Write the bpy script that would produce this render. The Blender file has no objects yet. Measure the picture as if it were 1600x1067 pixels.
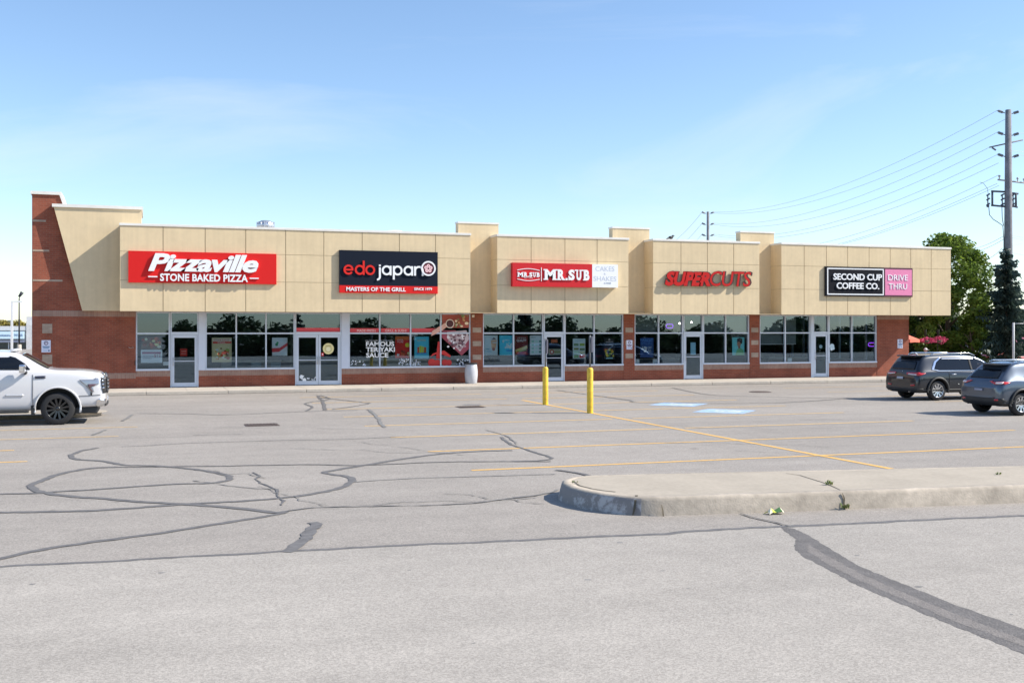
import bpy, bmesh, math, random
from mathutils import Vector, Matrix
from mathutils.bvhtree import BVHTree
random.seed(7)
R = math.radians
C = bpy.context.scene.collection
SC = bpy.context.scene

# ------------------------------------------------------------------ camera
# measured frame: 1600 x 1067, focal 1700 px, horizon on row 516, building axis = world x
F, EYE, TH = 1700.0, 2.45, R(18.6)
ST, CT = math.sin(TH), math.cos(TH)
cam = bpy.data.cameras.new('camera'); co = bpy.data.objects.new('camera', cam); C.objects.link(co)
co.location = (0, 0, EYE); co.rotation_euler = (R(90), 0, -TH)
cam.sensor_width = 36; cam.lens = 36*F/1600; cam.shift_y = -17.5/1600
cam.clip_start = .1; cam.clip_end = 4000
SC.camera = co
# ------------------------------------------------------------------ light
EL, AZ = R(38.2), R(19.5)
sundir = Vector((math.cos(EL)*math.cos(AZ), -math.cos(EL)*math.sin(AZ), math.sin(EL)))
sl = bpy.data.lights.new('sun', 'SUN'); so = bpy.data.objects.new('sun', sl); C.objects.link(so)
sl.energy = 4.8; sl.angle = R(.5); sl.color = (1, .93, .81)
so.rotation_euler = sundir.to_track_quat('Z', 'Y').to_euler()
W = bpy.data.worlds.new('World'); SC.world = W; W.use_nodes = True
nt = W.node_tree; nt.nodes.clear(); N, L = nt.nodes, nt.links
sky = N.new('ShaderNodeTexSky'); sky.sky_type = 'NISHITA'; sky.sun_disc = False
sky.sun_elevation = EL; sky.sun_rotation = R(90)+AZ; sky.air_density = 1.0; sky.dust_density = .2; sky.ozone_density = 2.2
tc = N.new('ShaderNodeTexCoord'); mp = N.new('ShaderNodeMapping'); mp.inputs['Scale'].default_value = (1.3, 2.6, 6.5)
mp.inputs['Rotation'].default_value = (R(8), R(-14), R(25)); mp.inputs['Location'].default_value = (5.6, 1.9, 3.2)
no = N.new('ShaderNodeTexNoise'); no.inputs['Scale'].default_value = 1.25; no.inputs['Detail'].default_value = 9; no.inputs['Roughness'].default_value = .58; no.inputs['Distortion'].default_value = .6
cr = N.new('ShaderNodeValToRGB'); cr.color_ramp.elements[0].position = .50; cr.color_ramp.elements[1].position = .92
cr.color_ramp.elements[1].color = (.6, .6, .6, 1)
mx = N.new('ShaderNodeMix'); mx.data_type = 'RGBA'
bg = N.new('ShaderNodeBackground'); bg.inputs['Strength'].default_value = .085; out = N.new('ShaderNodeOutputWorld')
L.new(tc.outputs['Generated'], mp.inputs[0]); L.new(mp.outputs[0], no.inputs['Vector']); L.new(no.outputs[0], cr.inputs[0])
tn = N.new('ShaderNodeMix'); tn.data_type = 'RGBA'; tn.blend_type = 'MULTIPLY'; tn.inputs[0].default_value = 1; tn.inputs[7].default_value = (1.42, 1.48, 1.56, 1)
L.new(cr.outputs[0], mx.inputs[0]); L.new(sky.outputs[0], tn.inputs[6]); L.new(tn.outputs[2], mx.inputs[6]); mx.inputs[7].default_value = (7.6, 8.1, 8.8, 1)
L.new(mx.outputs[2], bg.inputs[0]); L.new(bg.outputs[0], out.inputs[0])
SC.view_settings.view_transform = 'Standard'; SC.view_settings.look = 'None'
SC.view_settings.exposure = .62; SC.view_settings.gamma = 1
SC.render.engine = 'CYCLES'; SC.cycles.max_bounces = 7; SC.cycles.transparent_max_bounces = 12

# ------------------------------------------------------------------ measuring helpers (metres from surveyed rows / columns)
def ratio(px):
    k = (px-800)/F
    return (ST+k*CT)/(CT-k*ST)
def WX(px, Y): return ratio(px)*Y
def depth(px, Y): return Y/(CT-(px-800)/F*ST)
def WZ(px, py, Y): return EYE+(516-py)*depth(px, Y)/F
def G(px, py, z=0):
    Z = F*(EYE-z)/(py-516); k = (px-800)/F
    return Vector((Z*(ST+k*CT), Z*(CT-k*ST), z))

# ------------------------------------------------------------------ materials
MATS = {}
def lin(c):
    if isinstance(c, str):
        c = [int(c[i:i+2], 16)/255 for i in (0, 2, 4)]
        return tuple(x/12.92 if x <= .04045 else ((x+.055)/1.055)**2.4 for x in c)
    return tuple(c)
def mat(name, col=(.5, .5, .5), rough=.7, metal=0, var=0, scale=3, bump=0, bscale=40, coat=0, spec=.5, emit=0, detail=4, var2=0, scale2=.4):
    if name in MATS: return MATS[name]
    m = bpy.data.materials.new(name); m.use_nodes = True; MATS[name] = m
    n, l = m.node_tree.nodes, m.node_tree.links; b = n['Principled BSDF']
    col = lin(col)
    b.inputs['Base Color'].default_value = (*col, 1); b.inputs['Roughness'].default_value = rough
    b.inputs['Metallic'].default_value = metal; b.inputs['Coat Weight'].default_value = coat; b.inputs['Coat Roughness'].default_value = .06
    b.inputs['Specular IOR Level'].default_value = spec
    if emit: b.inputs['Emission Color'].default_value = (*col, 1); b.inputs['Emission Strength'].default_value = emit
    t = n.new('ShaderNodeTexCoord')
    prev = None
    for v, s in ((var, scale), (var2, scale2)):
        if not v: continue
        q = n.new('ShaderNodeTexNoise'); q.inputs['Scale'].default_value = s; q.inputs['Detail'].default_value = detail; l.new(t.outputs['Object'], q.inputs['Vector'])
        mr = n.new('ShaderNodeMapRange'); mr.inputs[1].default_value = .3; mr.inputs[2].default_value = .7
        mr.inputs[3].default_value = 1-v; mr.inputs[4].default_value = 1+v; l.new(q.outputs[0], mr.inputs[0])
        if prev is None: prev = mr.outputs[0]
        else:
            mm = n.new('ShaderNodeMath'); mm.operation = 'MULTIPLY'; l.new(prev, mm.inputs[0]); l.new(mr.outputs[0], mm.inputs[1]); prev = mm.outputs[0]
    if prev is not None:
        vm = n.new('ShaderNodeVectorMath'); vm.operation = 'SCALE'; vm.inputs[0].default_value = col; l.new(prev, vm.inputs['Scale']); l.new(vm.outputs[0], b.inputs['Base Color'])
    if bump:
        q = n.new('ShaderNodeTexNoise'); q.inputs['Scale'].default_value = bscale; q.inputs['Detail'].default_value = 3; l.new(t.outputs['Object'], q.inputs['Vector'])
        bp = n.new('ShaderNodeBump'); bp.inputs['Strength'].default_value = bump; bp.inputs['Distance'].default_value = .02; l.new(q.outputs[0], bp.inputs['Height']); l.new(bp.outputs[0], b.inputs['Normal'])
    return m
def brick_mat(name, c1, c2, mortar, bw=.21, bh=.075, soldier=False):
    m = bpy.data.materials.new(name); m.use_nodes = True; n, l = m.node_tree.nodes, m.node_tree.links; b = n['Principled BSDF']; b.inputs['Roughness'].default_value = .9
    t = n.new('ShaderNodeTexCoord'); s = n.new('ShaderNodeSeparateXYZ'); l.new(t.outputs['Object'], s.inputs[0])
    a = n.new('ShaderNodeMath'); l.new(s.outputs[0], a.inputs[0]); l.new(s.outputs[1], a.inputs[1])
    c = n.new('ShaderNodeCombineXYZ'); l.new(a.outputs[0], c.inputs[0]); l.new(s.outputs[2], c.inputs[1])
    k = n.new('ShaderNodeTexBrick'); k.inputs['Scale'].default_value = 1; k.inputs['Brick Width'].default_value = bw; k.inputs['Row Height'].default_value = bh
    if soldier: k.offset = 0
    k.inputs['Mortar Size'].default_value = .006; k.inputs['Mortar Smooth'].default_value = .3; k.inputs['Bias'].default_value = 0
    k.inputs['Color1'].default_value = (*lin(c1), 1); k.inputs['Color2'].default_value = (*lin(c2), 1); k.inputs['Mortar'].default_value = (*lin(mortar), 1)
    l.new(c.outputs[0], k.inputs['Vector'])
    q = n.new('ShaderNodeTexNoise'); q.inputs['Scale'].default_value = 1.3; q.inputs['Detail'].default_value = 6; l.new(c.outputs[0], q.inputs['Vector'])
    mr = n.new('ShaderNodeMapRange'); mr.inputs[1].default_value = .3; mr.inputs[2].default_value = .7; mr.inputs[3].default_value = .82; mr.inputs[4].default_value = 1.2; l.new(q.outputs[0], mr.inputs[0])
    vm = n.new('ShaderNodeVectorMath'); vm.operation = 'SCALE'; l.new(k.outputs[0], vm.inputs[0]); l.new(mr.outputs[0], vm.inputs['Scale']); l.new(vm.outputs[0], b.inputs['Base Color'])
    bp = n.new('ShaderNodeBump'); bp.inputs['Strength'].default_value = .5; bp.inputs['Distance'].default_value = .01; bp.invert = True; l.new(k.outputs[1], bp.inputs['Height']); l.new(bp.outputs[0], b.inputs['Normal'])
    MATS[name] = m; return m
def asphalt_mat(name, col, light, dark, spot):
    m = bpy.data.materials.new(name); m.use_nodes = True; n, l = m.node_tree.nodes, m.node_tree.links; b = n['Principled BSDF']; b.inputs['Roughness'].default_value = .92; b.inputs['Specular IOR Level'].default_value = .3
    t = n.new('ShaderNodeTexCoord')
    def noise(s, d=4, r=.55, vec=None):
        q = n.new('ShaderNodeTexNoise'); q.inputs['Scale'].default_value = s; q.inputs['Detail'].default_value = d; q.inputs['Roughness'].default_value = r
        l.new(vec or t.outputs['Object'], q.inputs['Vector']); return q.outputs[0]
    def rng(o, a, z, lo, hi):
        mr = n.new('ShaderNodeMapRange'); mr.inputs[1].default_value = a; mr.inputs[2].default_value = z; mr.inputs[3].default_value = lo; mr.inputs[4].default_value = hi; l.new(o, mr.inputs[0]); return mr.outputs[0]
    def mul(a, c):
        q = n.new('ShaderNodeMath'); q.operation = 'MULTIPLY'; l.new(a, q.inputs[0]); l.new(c, q.inputs[1]); return q.outputs[0]
    big = rng(noise(.16, 6, .6), .3, .7, .90, 1.09); mid = rng(noise(2.2, 5, .6), .3, .7, .95, 1.05)
    mpg = n.new('ShaderNodeMapping'); mpg.inputs['Scale'].default_value = (.06, .8, 1); l.new(t.outputs['Object'], mpg.inputs[0])
    lanes = rng(noise(1.2, 4, .6, mpg.outputs[0]), .3, .7, .92, 1.06)
    vo = n.new('ShaderNodeTexVoronoi'); vo.inputs['Scale'].default_value = 62; l.new(t.outputs['Object'], vo.inputs['Vector'])
    se = n.new('ShaderNodeSeparateColor'); l.new(vo.outputs['Color'], se.inputs[0])
    speck = rng(se.outputs[0], 0, 1, light, dark)
    fine = rng(noise(130, 2), .3, .7, .84, 1.16)
    spots = mul(rng(noise(1.9, 2, .4), .745, .79, 1, spot), rng(noise(9, 3, .5), .72, .78, 1, .80))
    f = mul(mul(mul(big, mid), mul(speck, fine)), mul(lanes, spots))
    vm = n.new('ShaderNodeVectorMath'); vm.operation = 'SCALE'; vm.inputs[0].default_value = col; l.new(f, vm.inputs['Scale']); l.new(vm.outputs[0], b.inputs['Base Color'])
    bp = n.new('ShaderNodeBump'); bp.inputs['Strength'].default_value = .45; bp.inputs['Distance'].default_value = .012; l.new(se.outputs[0], bp.inputs['Height']); l.new(bp.outputs[0], b.inputs['Normal'])
    MATS[name] = m; return m
def glass_mat(name, refl=.14, tint=(.62, .70, .70)):
    m = bpy.data.materials.new(name); m.use_nodes = True; n, l = m.node_tree.nodes, m.node_tree.links; n.clear()
    o = n.new('ShaderNodeOutputMaterial'); g = n.new('ShaderNodeBsdfGlossy'); g.inputs['Roughness'].default_value = 0.0; g.inputs[0].default_value = (.58, .80, 1, 1)
    tr = n.new('ShaderNodeBsdfTransparent'); tr.inputs[0].default_value = (*tint, 1)
    fr = n.new('ShaderNodeFresnel'); fr.inputs[0].default_value = 1.5; a = n.new('ShaderNodeMath'); a.inputs[1].default_value = refl; l.new(fr.outputs[0], a.inputs[0]); a.use_clamp = True
    mxs = n.new('ShaderNodeMixShader'); l.new(a.outputs[0], mxs.inputs[0]); l.new(tr.outputs[0], mxs.inputs[1]); l.new(g.outputs[0], mxs.inputs[2]); l.new(mxs.outputs[0], o.inputs[0])
    MATS[name] = m; return m
def leaf_mat(name, c1, c2, scale=1.2, trans=.35):
    m = bpy.data.materials.new(name); m.use_nodes = True; n, l = m.node_tree.nodes, m.node_tree.links; n.clear()
    o = n.new('ShaderNodeOutputMaterial'); t = n.new('ShaderNodeTexCoord'); q = n.new('ShaderNodeTexNoise'); q.inputs['Scale'].default_value = scale; q.inputs['Detail'].default_value = 6; l.new(t.outputs['Object'], q.inputs['Vector'])
    r = n.new('ShaderNodeValToRGB'); r.color_ramp.elements[0].position = .35; r.color_ramp.elements[1].position = .65; r.color_ramp.elements[0].color = (*c1, 1); r.color_ramp.elements[1].color = (*c2, 1); l.new(q.outputs[0], r.inputs[0])
    d = n.new('ShaderNodeBsdfPrincipled'); d.inputs['Roughness'].default_value = .5; d.inputs['Specular IOR Level'].default_value = .35; l.new(r.outputs[0], d.inputs['Base Color'])
    tl = n.new('ShaderNodeBsdfTranslucent'); l.new(r.outputs[0], tl.inputs[0]); ms = n.new('ShaderNodeMixShader'); ms.inputs[0].default_value = trans
    l.new(d.outputs[0], ms.inputs[1]); l.new(tl.outputs[0], ms.inputs[2]); l.new(ms.outputs[0], o.inputs[0]); MATS[name] = m; return m

# ------------------------------------------------------------------ object helpers
def tag(o, label=None, cat=None, group=None, kind=None):
    if label: o['label'] = label
    if cat: o['category'] = cat
    if group: o['group'] = group
    if kind: o['kind'] = kind
    return o
def empty(name, loc, label, cat, group=None):
    o = bpy.data.objects.new(name, None); C.objects.link(o); o.location = loc; o.empty_display_size = .2
    o['_loc'] = 1; del o['_loc']
    return tag(o, label, cat, group)
def split_boxes(mb, name, m, parent):                               # every box of a collector becomes a part of its own
    for i in range(0, len(mb.v), 8):
        q = MB(); q.add(mb.v[i:i+8], [(0,3,2,1),(4,5,6,7),(0,1,5,4),(1,2,6,5),(2,3,7,6),(3,0,4,7)]); q.build(name, m, parent)
class MB:
    """collects geometry given in the coordinates of the place (or of the thing)"""
    def __init__(s): s.v, s.f, s.mi, s.m, s.sm = [], [], [], 0, []
    def add(s, vs, fs, smooth=False):
        b = len(s.v); s.v += [tuple(v) for v in vs]
        for f in fs: s.f.append([b+i for i in f]); s.mi.append(s.m); s.sm.append(smooth)
        return s
    def box(s, x0, y0, z0, x1, y1, z1):
        return s.add([(x0,y0,z0),(x1,y0,z0),(x1,y1,z0),(x0,y1,z0),(x0,y0,z1),(x1,y0,z1),(x1,y1,z1),(x0,y1,z1)],
                     [(0,3,2,1),(4,5,6,7),(0,1,5,4),(1,2,6,5),(2,3,7,6),(3,0,4,7)])
    def prism_y(s, pts, y0, y1):            # outline in x,z, pushed along y; outline anticlockwise seen from -y
        n = len(pts); vs = [(x, y0, z) for x, z in pts]+[(x, y1, z) for x, z in pts]
        return s.add(vs, [list(range(n)), list(range(2*n-1, n-1, -1))]+[(i, i+n, (i+1) % n+n, (i+1) % n) for i in range(n)])
    def prism_z(s, pts, z0, z1, inset=0):
        n = len(pts); c = sum((Vector(p) for p in pts), Vector((0, 0)))/n if inset else None
        top = [(p[0], p[1]) for p in pts]
        vs = [(x, y, z0) for x, y in pts]+[(x, y, z1) for x, y in top]
        return s.add(vs, [list(range(n-1, -1, -1)), list(range(n, 2*n))]+[(i, (i+1) % n, (i+1) % n+n, i+n) for i in range(n)])
    def lathe(s, c, prof, seg=20, axis='z', smooth=True):
        n = len(prof); vs = []
        for i in range(seg):
            a = 2*math.pi*i/seg; ca, sa = math.cos(a), math.sin(a)
            for r, h in prof:
                p = (r*ca, r*sa, h) if axis == 'z' else ((r*ca, h, r*sa) if axis == 'y' else (h, r*ca, r*sa))
                vs.append((c[0]+p[0], c[1]+p[1], c[2]+p[2]))
        fs = [(i*n+j, ((i+1) % seg)*n+j, ((i+1) % seg)*n+j+1, i*n+j+1) for i in range(seg) for j in range(n-1)]
        return s.add(vs, fs, smooth)
    def tube(s, pts, r, seg=8, smooth=True, cap=True):
        pts = [Vector(p) for p in pts]; rr = r if isinstance(r, (list, tuple)) else [r]*len(pts); vs = []
        for i, p in enumerate(pts):
            d = (pts[min(i+1, len(pts)-1)]-pts[max(i-1, 0)]).normalized()
            u = d.cross(Vector((0, 0, 1)) if abs(d.z) < .95 else Vector((1, 0, 0))).normalized(); w = d.cross(u)
            for k in range(seg):
                a = 2*math.pi*k/seg; vs.append(p+rr[i]*(math.cos(a)*u+math.sin(a)*w))
        fs = [(i*seg+k, i*seg+(k+1) % seg, (i+1)*seg+(k+1) % seg, (i+1)*seg+k) for i in range(len(pts)-1) for k in range(seg)]
        if cap: fs += [list(range(seg-1, -1, -1)), list(range((len(pts)-1)*seg, len(pts)*seg))]
        return s.add(vs, fs, smooth)
    def ball(s, c, r, seg=12, rings=7):
        rx, ry, rz = r if isinstance(r, (tuple, list)) else (r, r, r); vs = []; 
        for j in range(rings+1):
            t = math.pi*j/rings
            for i in range(seg): a = 2*math.pi*i/seg; vs.append((c[0]+rx*math.sin(t)*math.cos(a), c[1]+ry*math.sin(t)*math.sin(a), c[2]+rz*math.cos(t)))
        return s.add(vs, [(j*seg+i, (j+1)*seg+i, (j+1)*seg+(i+1) % seg, j*seg+(i+1) % seg) for j in range(rings) for i in range(seg)], True)
    def build(s, name, mats, parent=None, bevel=0, label=None, origin=None):
        me = bpy.data.meshes.new(name)
        org = Vector((0, 0, 0)) if origin is None else Vector(origin)
        off = world_of(parent) if parent is not None else org
        me.from_pydata([Vector(v)-off for v in s.v], [], s.f)
        for m in (mats if isinstance(mats, (list, tuple)) else [mats]): me.materials.append(m)
        me.polygons.foreach_set('material_index', s.mi); me.polygons.foreach_set('use_smooth', s.sm); me.update()
        o = bpy.data.objects.new(name, me); C.objects.link(o)
        if parent is not None: o.parent = parent
        else: o.location = org
        if bevel:
            b = o.modifiers.new('bevel', 'BEVEL'); b.width = bevel; b.segments = 2; b.limit_method = 'ANGLE'
        if label: o['label'] = label
        return o
def world_of(o):
    v = Vector((0, 0, 0))
    while o is not None: v += o.location; o = o.parent
    return v
def clone(o, parent=None, offset=None):
    c = o.copy(); C.objects.link(c); c.parent = parent
    if offset is not None: c.location = o.location+Vector(offset)
    for ch in [q for q in bpy.data.objects if q.parent == o]: clone(ch, c)
    return c

# lettering: glyph outlines from the built-in font, fitted to a box on a wall that faces -y
def text_geo(mb, s, x0, x1, z0, z1, Y, depth, bold=0, shear=0, space=1):
    cu = bpy.data.curves.new('t', 'FONT'); cu.body = s; cu.extrude = .5; cu.offset = bold; cu.shear = shear; cu.space_character = space; cu.resolution_u = 3
    ob = bpy.data.objects.new('t', cu); C.objects.link(ob); dg = bpy.context.evaluated_depsgraph_get(); dg.update()
    me = bpy.data.meshes.new_from_object(ob.evaluated_get(dg))
    xs = [v.co.x for v in me.vertices]; ys = [v.co.y for v in me.vertices]
    a, b, c, d = min(xs), max(xs), min(ys), max(ys)
    vs = [(x0+(v.co.x-a)/(b-a)*(x1-x0), Y-depth/2-v.co.z*depth, z0+(v.co.y-c)/(d-c)*(z1-z0)) for v in me.vertices]
    mb.add(vs, [list(p.vertices) for p in me.polygons])
    bpy.data.objects.remove(ob); bpy.data.meshes.remove(me); bpy.data.curves.remove(cu)
def ptext(mb, s, px0, px1, pt, pb, Y, depth, **k):   # box measured on the photograph, left edge rows pt..pb
    text_geo(mb, s, WX(px0, Y), WX(px1, Y), WZ(px0, pb, Y), WZ(px0, pt, Y), Y, depth, **k)
def ring(mb, cx, cz, r0, r1, Y, d, a0=0, a1=360, n=28):
    for i in range(n):
        t0, t1 = R(a0+(a1-a0)*i/n), R(a0+(a1-a0)*(i+1)/n)
        q = [(cx+r*math.cos(t), cz+r*math.sin(t)) for r, t in ((r0, t0), (r1, t0), (r1, t1), (r0, t1))]
        mb.prism_y(q, Y-d, Y)
def disc(mb, cx, cz, r, Y, d, n=24, rz=None):
    rz = rz or r
    mb.prism_y([(cx+r*math.cos(2*math.pi*i/n), cz+rz*math.sin(2*math.pi*i/n)) for i in range(n)], Y-d, Y)

# ------------------------------------------------------------------ palette
M_asph = asphalt_mat('asphalt', (.312, .284, .256), .80, 1.2, .72)
M_road = asphalt_mat('worn_asphalt', (.358, .329, .296), .82, 1.18, .78)
M_seal = mat('crack_sealer', (.135, .13, .13), .85, var=.22, scale=9, bump=.3, bscale=60)
M_sealf = mat('faded_sealer', (.19, .185, .18), .9, var=.25, scale=6)
M_conc = mat('concrete', (.44, .395, .34), .92, var=.10, scale=1.4, var2=.07, scale2=14, bump=.35, bscale=70)
M_concw = mat('sidewalk_concrete', (.47, .42, .36), .92, var=.10, scale=.6, var2=.05, scale2=9, bump=.2)
def worn(name, col, base, lo, hi, scale=9):
    m = mat(name, col, .85); n, l = m.node_tree.nodes, m.node_tree.links; b = n['Principled BSDF']; t = n.new('ShaderNodeTexCoord')
    q = n.new('ShaderNodeTexNoise'); q.inputs['Scale'].default_value = scale; q.inputs['Detail'].default_value = 8; q.inputs['Roughness'].default_value = .7; l.new(t.outputs['Object'], q.inputs['Vector'])
    r = n.new('ShaderNodeMapRange'); r.inputs[1].default_value = lo; r.inputs[2].default_value = hi; l.new(q.outputs[0], r.inputs[0])
    x = n.new('ShaderNodeMix'); x.data_type = 'RGBA'; l.new(r.outputs[0], x.inputs[0]); x.inputs[6].default_value = (*base, 1); x.inputs[7].default_value = (*col, 1); l.new(x.outputs[2], b.inputs['Base Color']); return m
M_yel = worn('road_yellow', (.74, .43, .11), (.42, .33, .22), .36, .47)
M_yelf = worn('worn_road_yellow', (.64, .42, .18), (.34, .30, .25), .33, .50)
M_brick = brick_mat('red_brick', (.29, .078, .042), (.23, .060, .034), (.24, .125, .085))
M_band = brick_mat('soldier_brick', (.34, .21, .16), (.29, .165, .125), (.33, .25, .20), .075, .23, True)
M_tan = brick_mat('tan_brick', (.40, .30, .23), (.34, .25, .19), (.40, .34, .28))
M_stucco = mat('beige_stucco', (.665, .53, .34), .92, var=.045, scale=.9, var2=.03, scale2=6, bump=.12, bscale=90)
n_, l_ = M_stucco.node_tree.nodes, M_stucco.node_tree.links                       # faint rain streaks
t_ = n_.new('ShaderNodeTexCoord'); p_ = n_.new('ShaderNodeMapping'); p_.inputs['Scale'].default_value = (7, 7, .35); l_.new(t_.outputs['Object'], p_.inputs[0])
q_ = n_.new('ShaderNodeTexNoise'); q_.inputs['Scale'].default_value = 1.0; q_.inputs['Detail'].default_value = 6; l_.new(p_.outputs[0], q_.inputs['Vector'])
r_ = n_.new('ShaderNodeMapRange'); r_.inputs[1].default_value = .35; r_.inputs[2].default_value = .75; r_.inputs[3].default_value = 1.03; r_.inputs[4].default_value = .945; l_.new(q_.outputs[0], r_.inputs[0])
b_ = n_['Principled BSDF']; o_ = b_.inputs['Base Color'].links[0].from_socket; v_ = n_.new('ShaderNodeVectorMath'); v_.operation = 'SCALE'; l_.new(o_, v_.inputs[0]); l_.new(r_.outputs[0], v_.inputs['Scale']); l_.new(v_.outputs[0], b_.inputs['Base Color'])
M_groove = mat('stucco_reveal', (.40, .33, .22), .95)
M_cap = mat('white_metal_cap', (.74, .715, .67), .5, var=.05)
M_frame = mat('pale_aluminium', (.60, .64, .72), .4, metal=.15, var=.03)
M_infill = mat('pale_infill_panel', (.62, .66, .76), .55, var=.02)
M_glass = glass_mat('shop_glass', .125, (.74, .80, .80))
M_dark = mat('interior_dark', (.045, .045, .045), .9)
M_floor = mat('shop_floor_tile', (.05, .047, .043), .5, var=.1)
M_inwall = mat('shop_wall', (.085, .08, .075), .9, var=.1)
M_white = mat('white_plastic', (.82, .83, .85), .4)
M_red = mat('sign_red', (.64, .012, .011), .55, spec=.25)
M_black = mat('black_rubber', (.018, .018, .02), .75)
M_steel = mat('steel', (.45, .45, .46), .35, metal=.9)
M_wood = mat('weathered_pole', (.20, .20, .22), .9, var=.2, scale=3, bump=.3)
def flat(hexc, rough=.6, name=None):
    return mat(name or 'paint_'+hexc, hexc, rough)

# ================================================================== SETTING
YW, YF, YP, YC = 46.1, 44.7, 45.62, 45.85      # wall, projecting fascia, pier and end-panel planes
mb = MB(); n = 24
mb.add([(-900, -500, 0), (1100, -500, 0), (1100, 1500, 0), (-900, 1500, 0)], [(0, 1, 2, 3)])
tag(mb.build('ground', M_asph), kind='structure')
def roadY(x): return 12.32-.073*x
mb = MB(); pts = [(-150, roadY(-150)), (-150, -120), (220, -120), (220, roadY(220))]
mb.add([(x, y, .004) for x, y in pts], [(0, 1, 2, 3)]); tag(mb.build('road', M_road), kind='structure')

def ribbon(name, pts, w, m, z, jit=0, taper=False, step=.12):
    P = [Vector((p[0], p[1])) for p in pts]; dense = []
    for i in range(len(P)-1):                                     # catmull-rom
        a, b, c, d = P[max(i-1, 0)], P[i], P[i+1], P[min(i+2, len(P)-1)]
        k = max(2, int((c-b).length/step))
        for j in range(k):
            t = j/k; dense.append(.5*((2*b)+(c-a)*t+(2*a-5*b+4*c-d)*t*t+(3*b-a-3*c+d)*t**3))
    dense.append(P[-1]); vs = []; n = len(dense); rnd = random.Random(n)
    if jit > .15:                                                 # sealer follows a ragged crack
        w1 = w2 = 0; q = []
        for p in dense:
            w1 = .7*w1+rnd.uniform(-1, 1)*.022; w2 = .7*w2+rnd.uniform(-1, 1)*.022; q.append(p+Vector((w1, w2)))
        dense = q
    for i, p in enumerate(dense):
        d = dense[min(i+1, n-1)]-dense[max(i-1, 0)]; d = d.normalized() if d.length > 1e-6 else Vector((1, 0)); u = Vector((-d.y, d.x))
        ww = (w[0]+(w[1]-w[0])*i/n if isinstance(w, tuple) else w)/2
        if taper: ww *= min(1, 4*min(i, n-1-i)/n+.15)
        vs += [(*(p+u*ww*(1+rnd.uniform(-jit, jit))+u*rnd.uniform(-jit, jit)*.02), z), (*(p-u*ww*(1+rnd.uniform(-jit, jit))), z)]
    mb = MB(); mb.add(vs, [(2*i+1, 2*i+3, 2*i+2, 2*i) for i in range(n-1)])
    return tag(mb.build(name, m), kind='structure')
SZ = [.0064]
def seal(pix, w=.13, m=None, z=None, jit=.22, **k):
    SZ[0] += .00022; z = SZ[0]; w = w*.74
    return ribbon('crack_seal', [G(*p)[:2] for p in pix], w, m or M_seal, z, jit, **k)
# long joint between the lot and the lane
seal([(-60, 888), (0, 885), (200, 875), (440, 862), (620, 853), (800, 845)], .12)
seal([(780, 846), (1000, 836), (1120, 828), (1235, 822), (1400, 815), (1660, 803)], .15, jit=.3)
seal([(-40, 884), (0, 872), (60, 860), (120, 850), (250, 833), (420, 806), (447, 800)], .15)
seal([(-40, 803), (0, 801), (150, 797), (300, 787), (420, 780), (500, 770), (540, 760), (552, 752), (545, 745), (515, 741), (508, 738), (522, 735), (600, 722), (700, 708), (800, 704)], .17)
seal([(380, 678), (300, 680)], .05, M_sealf)
seal([(152, 700), (125, 705), (113, 712), (125, 718), (165, 721), (195, 727), (240, 728), (290, 732), (340, 739), (360, 747), (340, 754), (270, 757), (100, 768), (60, 771), (-40, 773)], .15)
seal([(180, 730), (150, 731), (110, 737), (70, 749), (50, 759), (60, 768), (110, 775), (200, 783), (300, 788), (380, 795), (430, 801), (447, 799)], .18)
seal([(180, 730), (300, 729), (480, 726), (560, 727), (700, 722), (860, 721)], .10, M_seal)
seal([(785, 683), (800, 695), (855, 713), (864, 717), (840, 720), (800, 721)], .10, M_seal)
seal([(485, 817), (492, 822), (478, 838), (450, 862)], .20, jit=.25, step=.08)
seal([(395, 738), (405, 742), (402, 752), (432, 765), (436, 775), (443, 783), (440, 790)], .05, M_seal, jit=.6)
seal([(447, 799), (500, 793), (600, 791), (700, 789), (760, 784), (840, 774)], .06, M_seal, jit=.6)
seal([(300, 751), (380, 762), (430, 764)], .045, M_sealf, jit=.6)
seal([(552, 753), (640, 748), (800, 743), (870, 741)], .06, M_sealf)
seal([(500, 618), (515, 624), (478, 630), (488, 636), (478, 642)], .12, M_seal)
seal([(497, 618), (505, 628), (508, 641)], .16, M_seal)
seal([(498, 621), (560, 628), (575, 631), (520, 640)], .10, M_seal)
seal([(206, 648), (193, 658)], .12, M_sealf); seal([(165, 672), (147, 680)], .10, M_sealf)
seal([(215, 646), (300, 647), (360, 648), (480, 643), (560, 641)], .10, M_sealf)
seal([(188, 698), (235, 696), (260, 694), (400, 689), (520, 687), (640, 682)], .06, M_sealf)
seal([(575, 640), (590, 652), (600, 668)], .14, M_sealf)
seal([(760, 672), (790, 680), (808, 694)], .05, M_sealf, jit=.5)
seal([(870, 735), (890, 737), (925, 744)], .13, M_seal)
seal([(800, 778), (850, 772), (870, 765)], .06, M_sealf)
seal([(870, 610), (980, 625), (1000, 629), (1200, 630), (1330, 622)], .12, M_sealf)
seal([(1050, 606), (1110, 617), (1200, 620), (1300, 622), (1370, 622)], .12, M_sealf)
seal([(1160, 803), (1190, 812), (1235, 822)], .05, M_seal, jit=.5)
rc = random.Random(21)                                              # fine unsealed cracks
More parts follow.
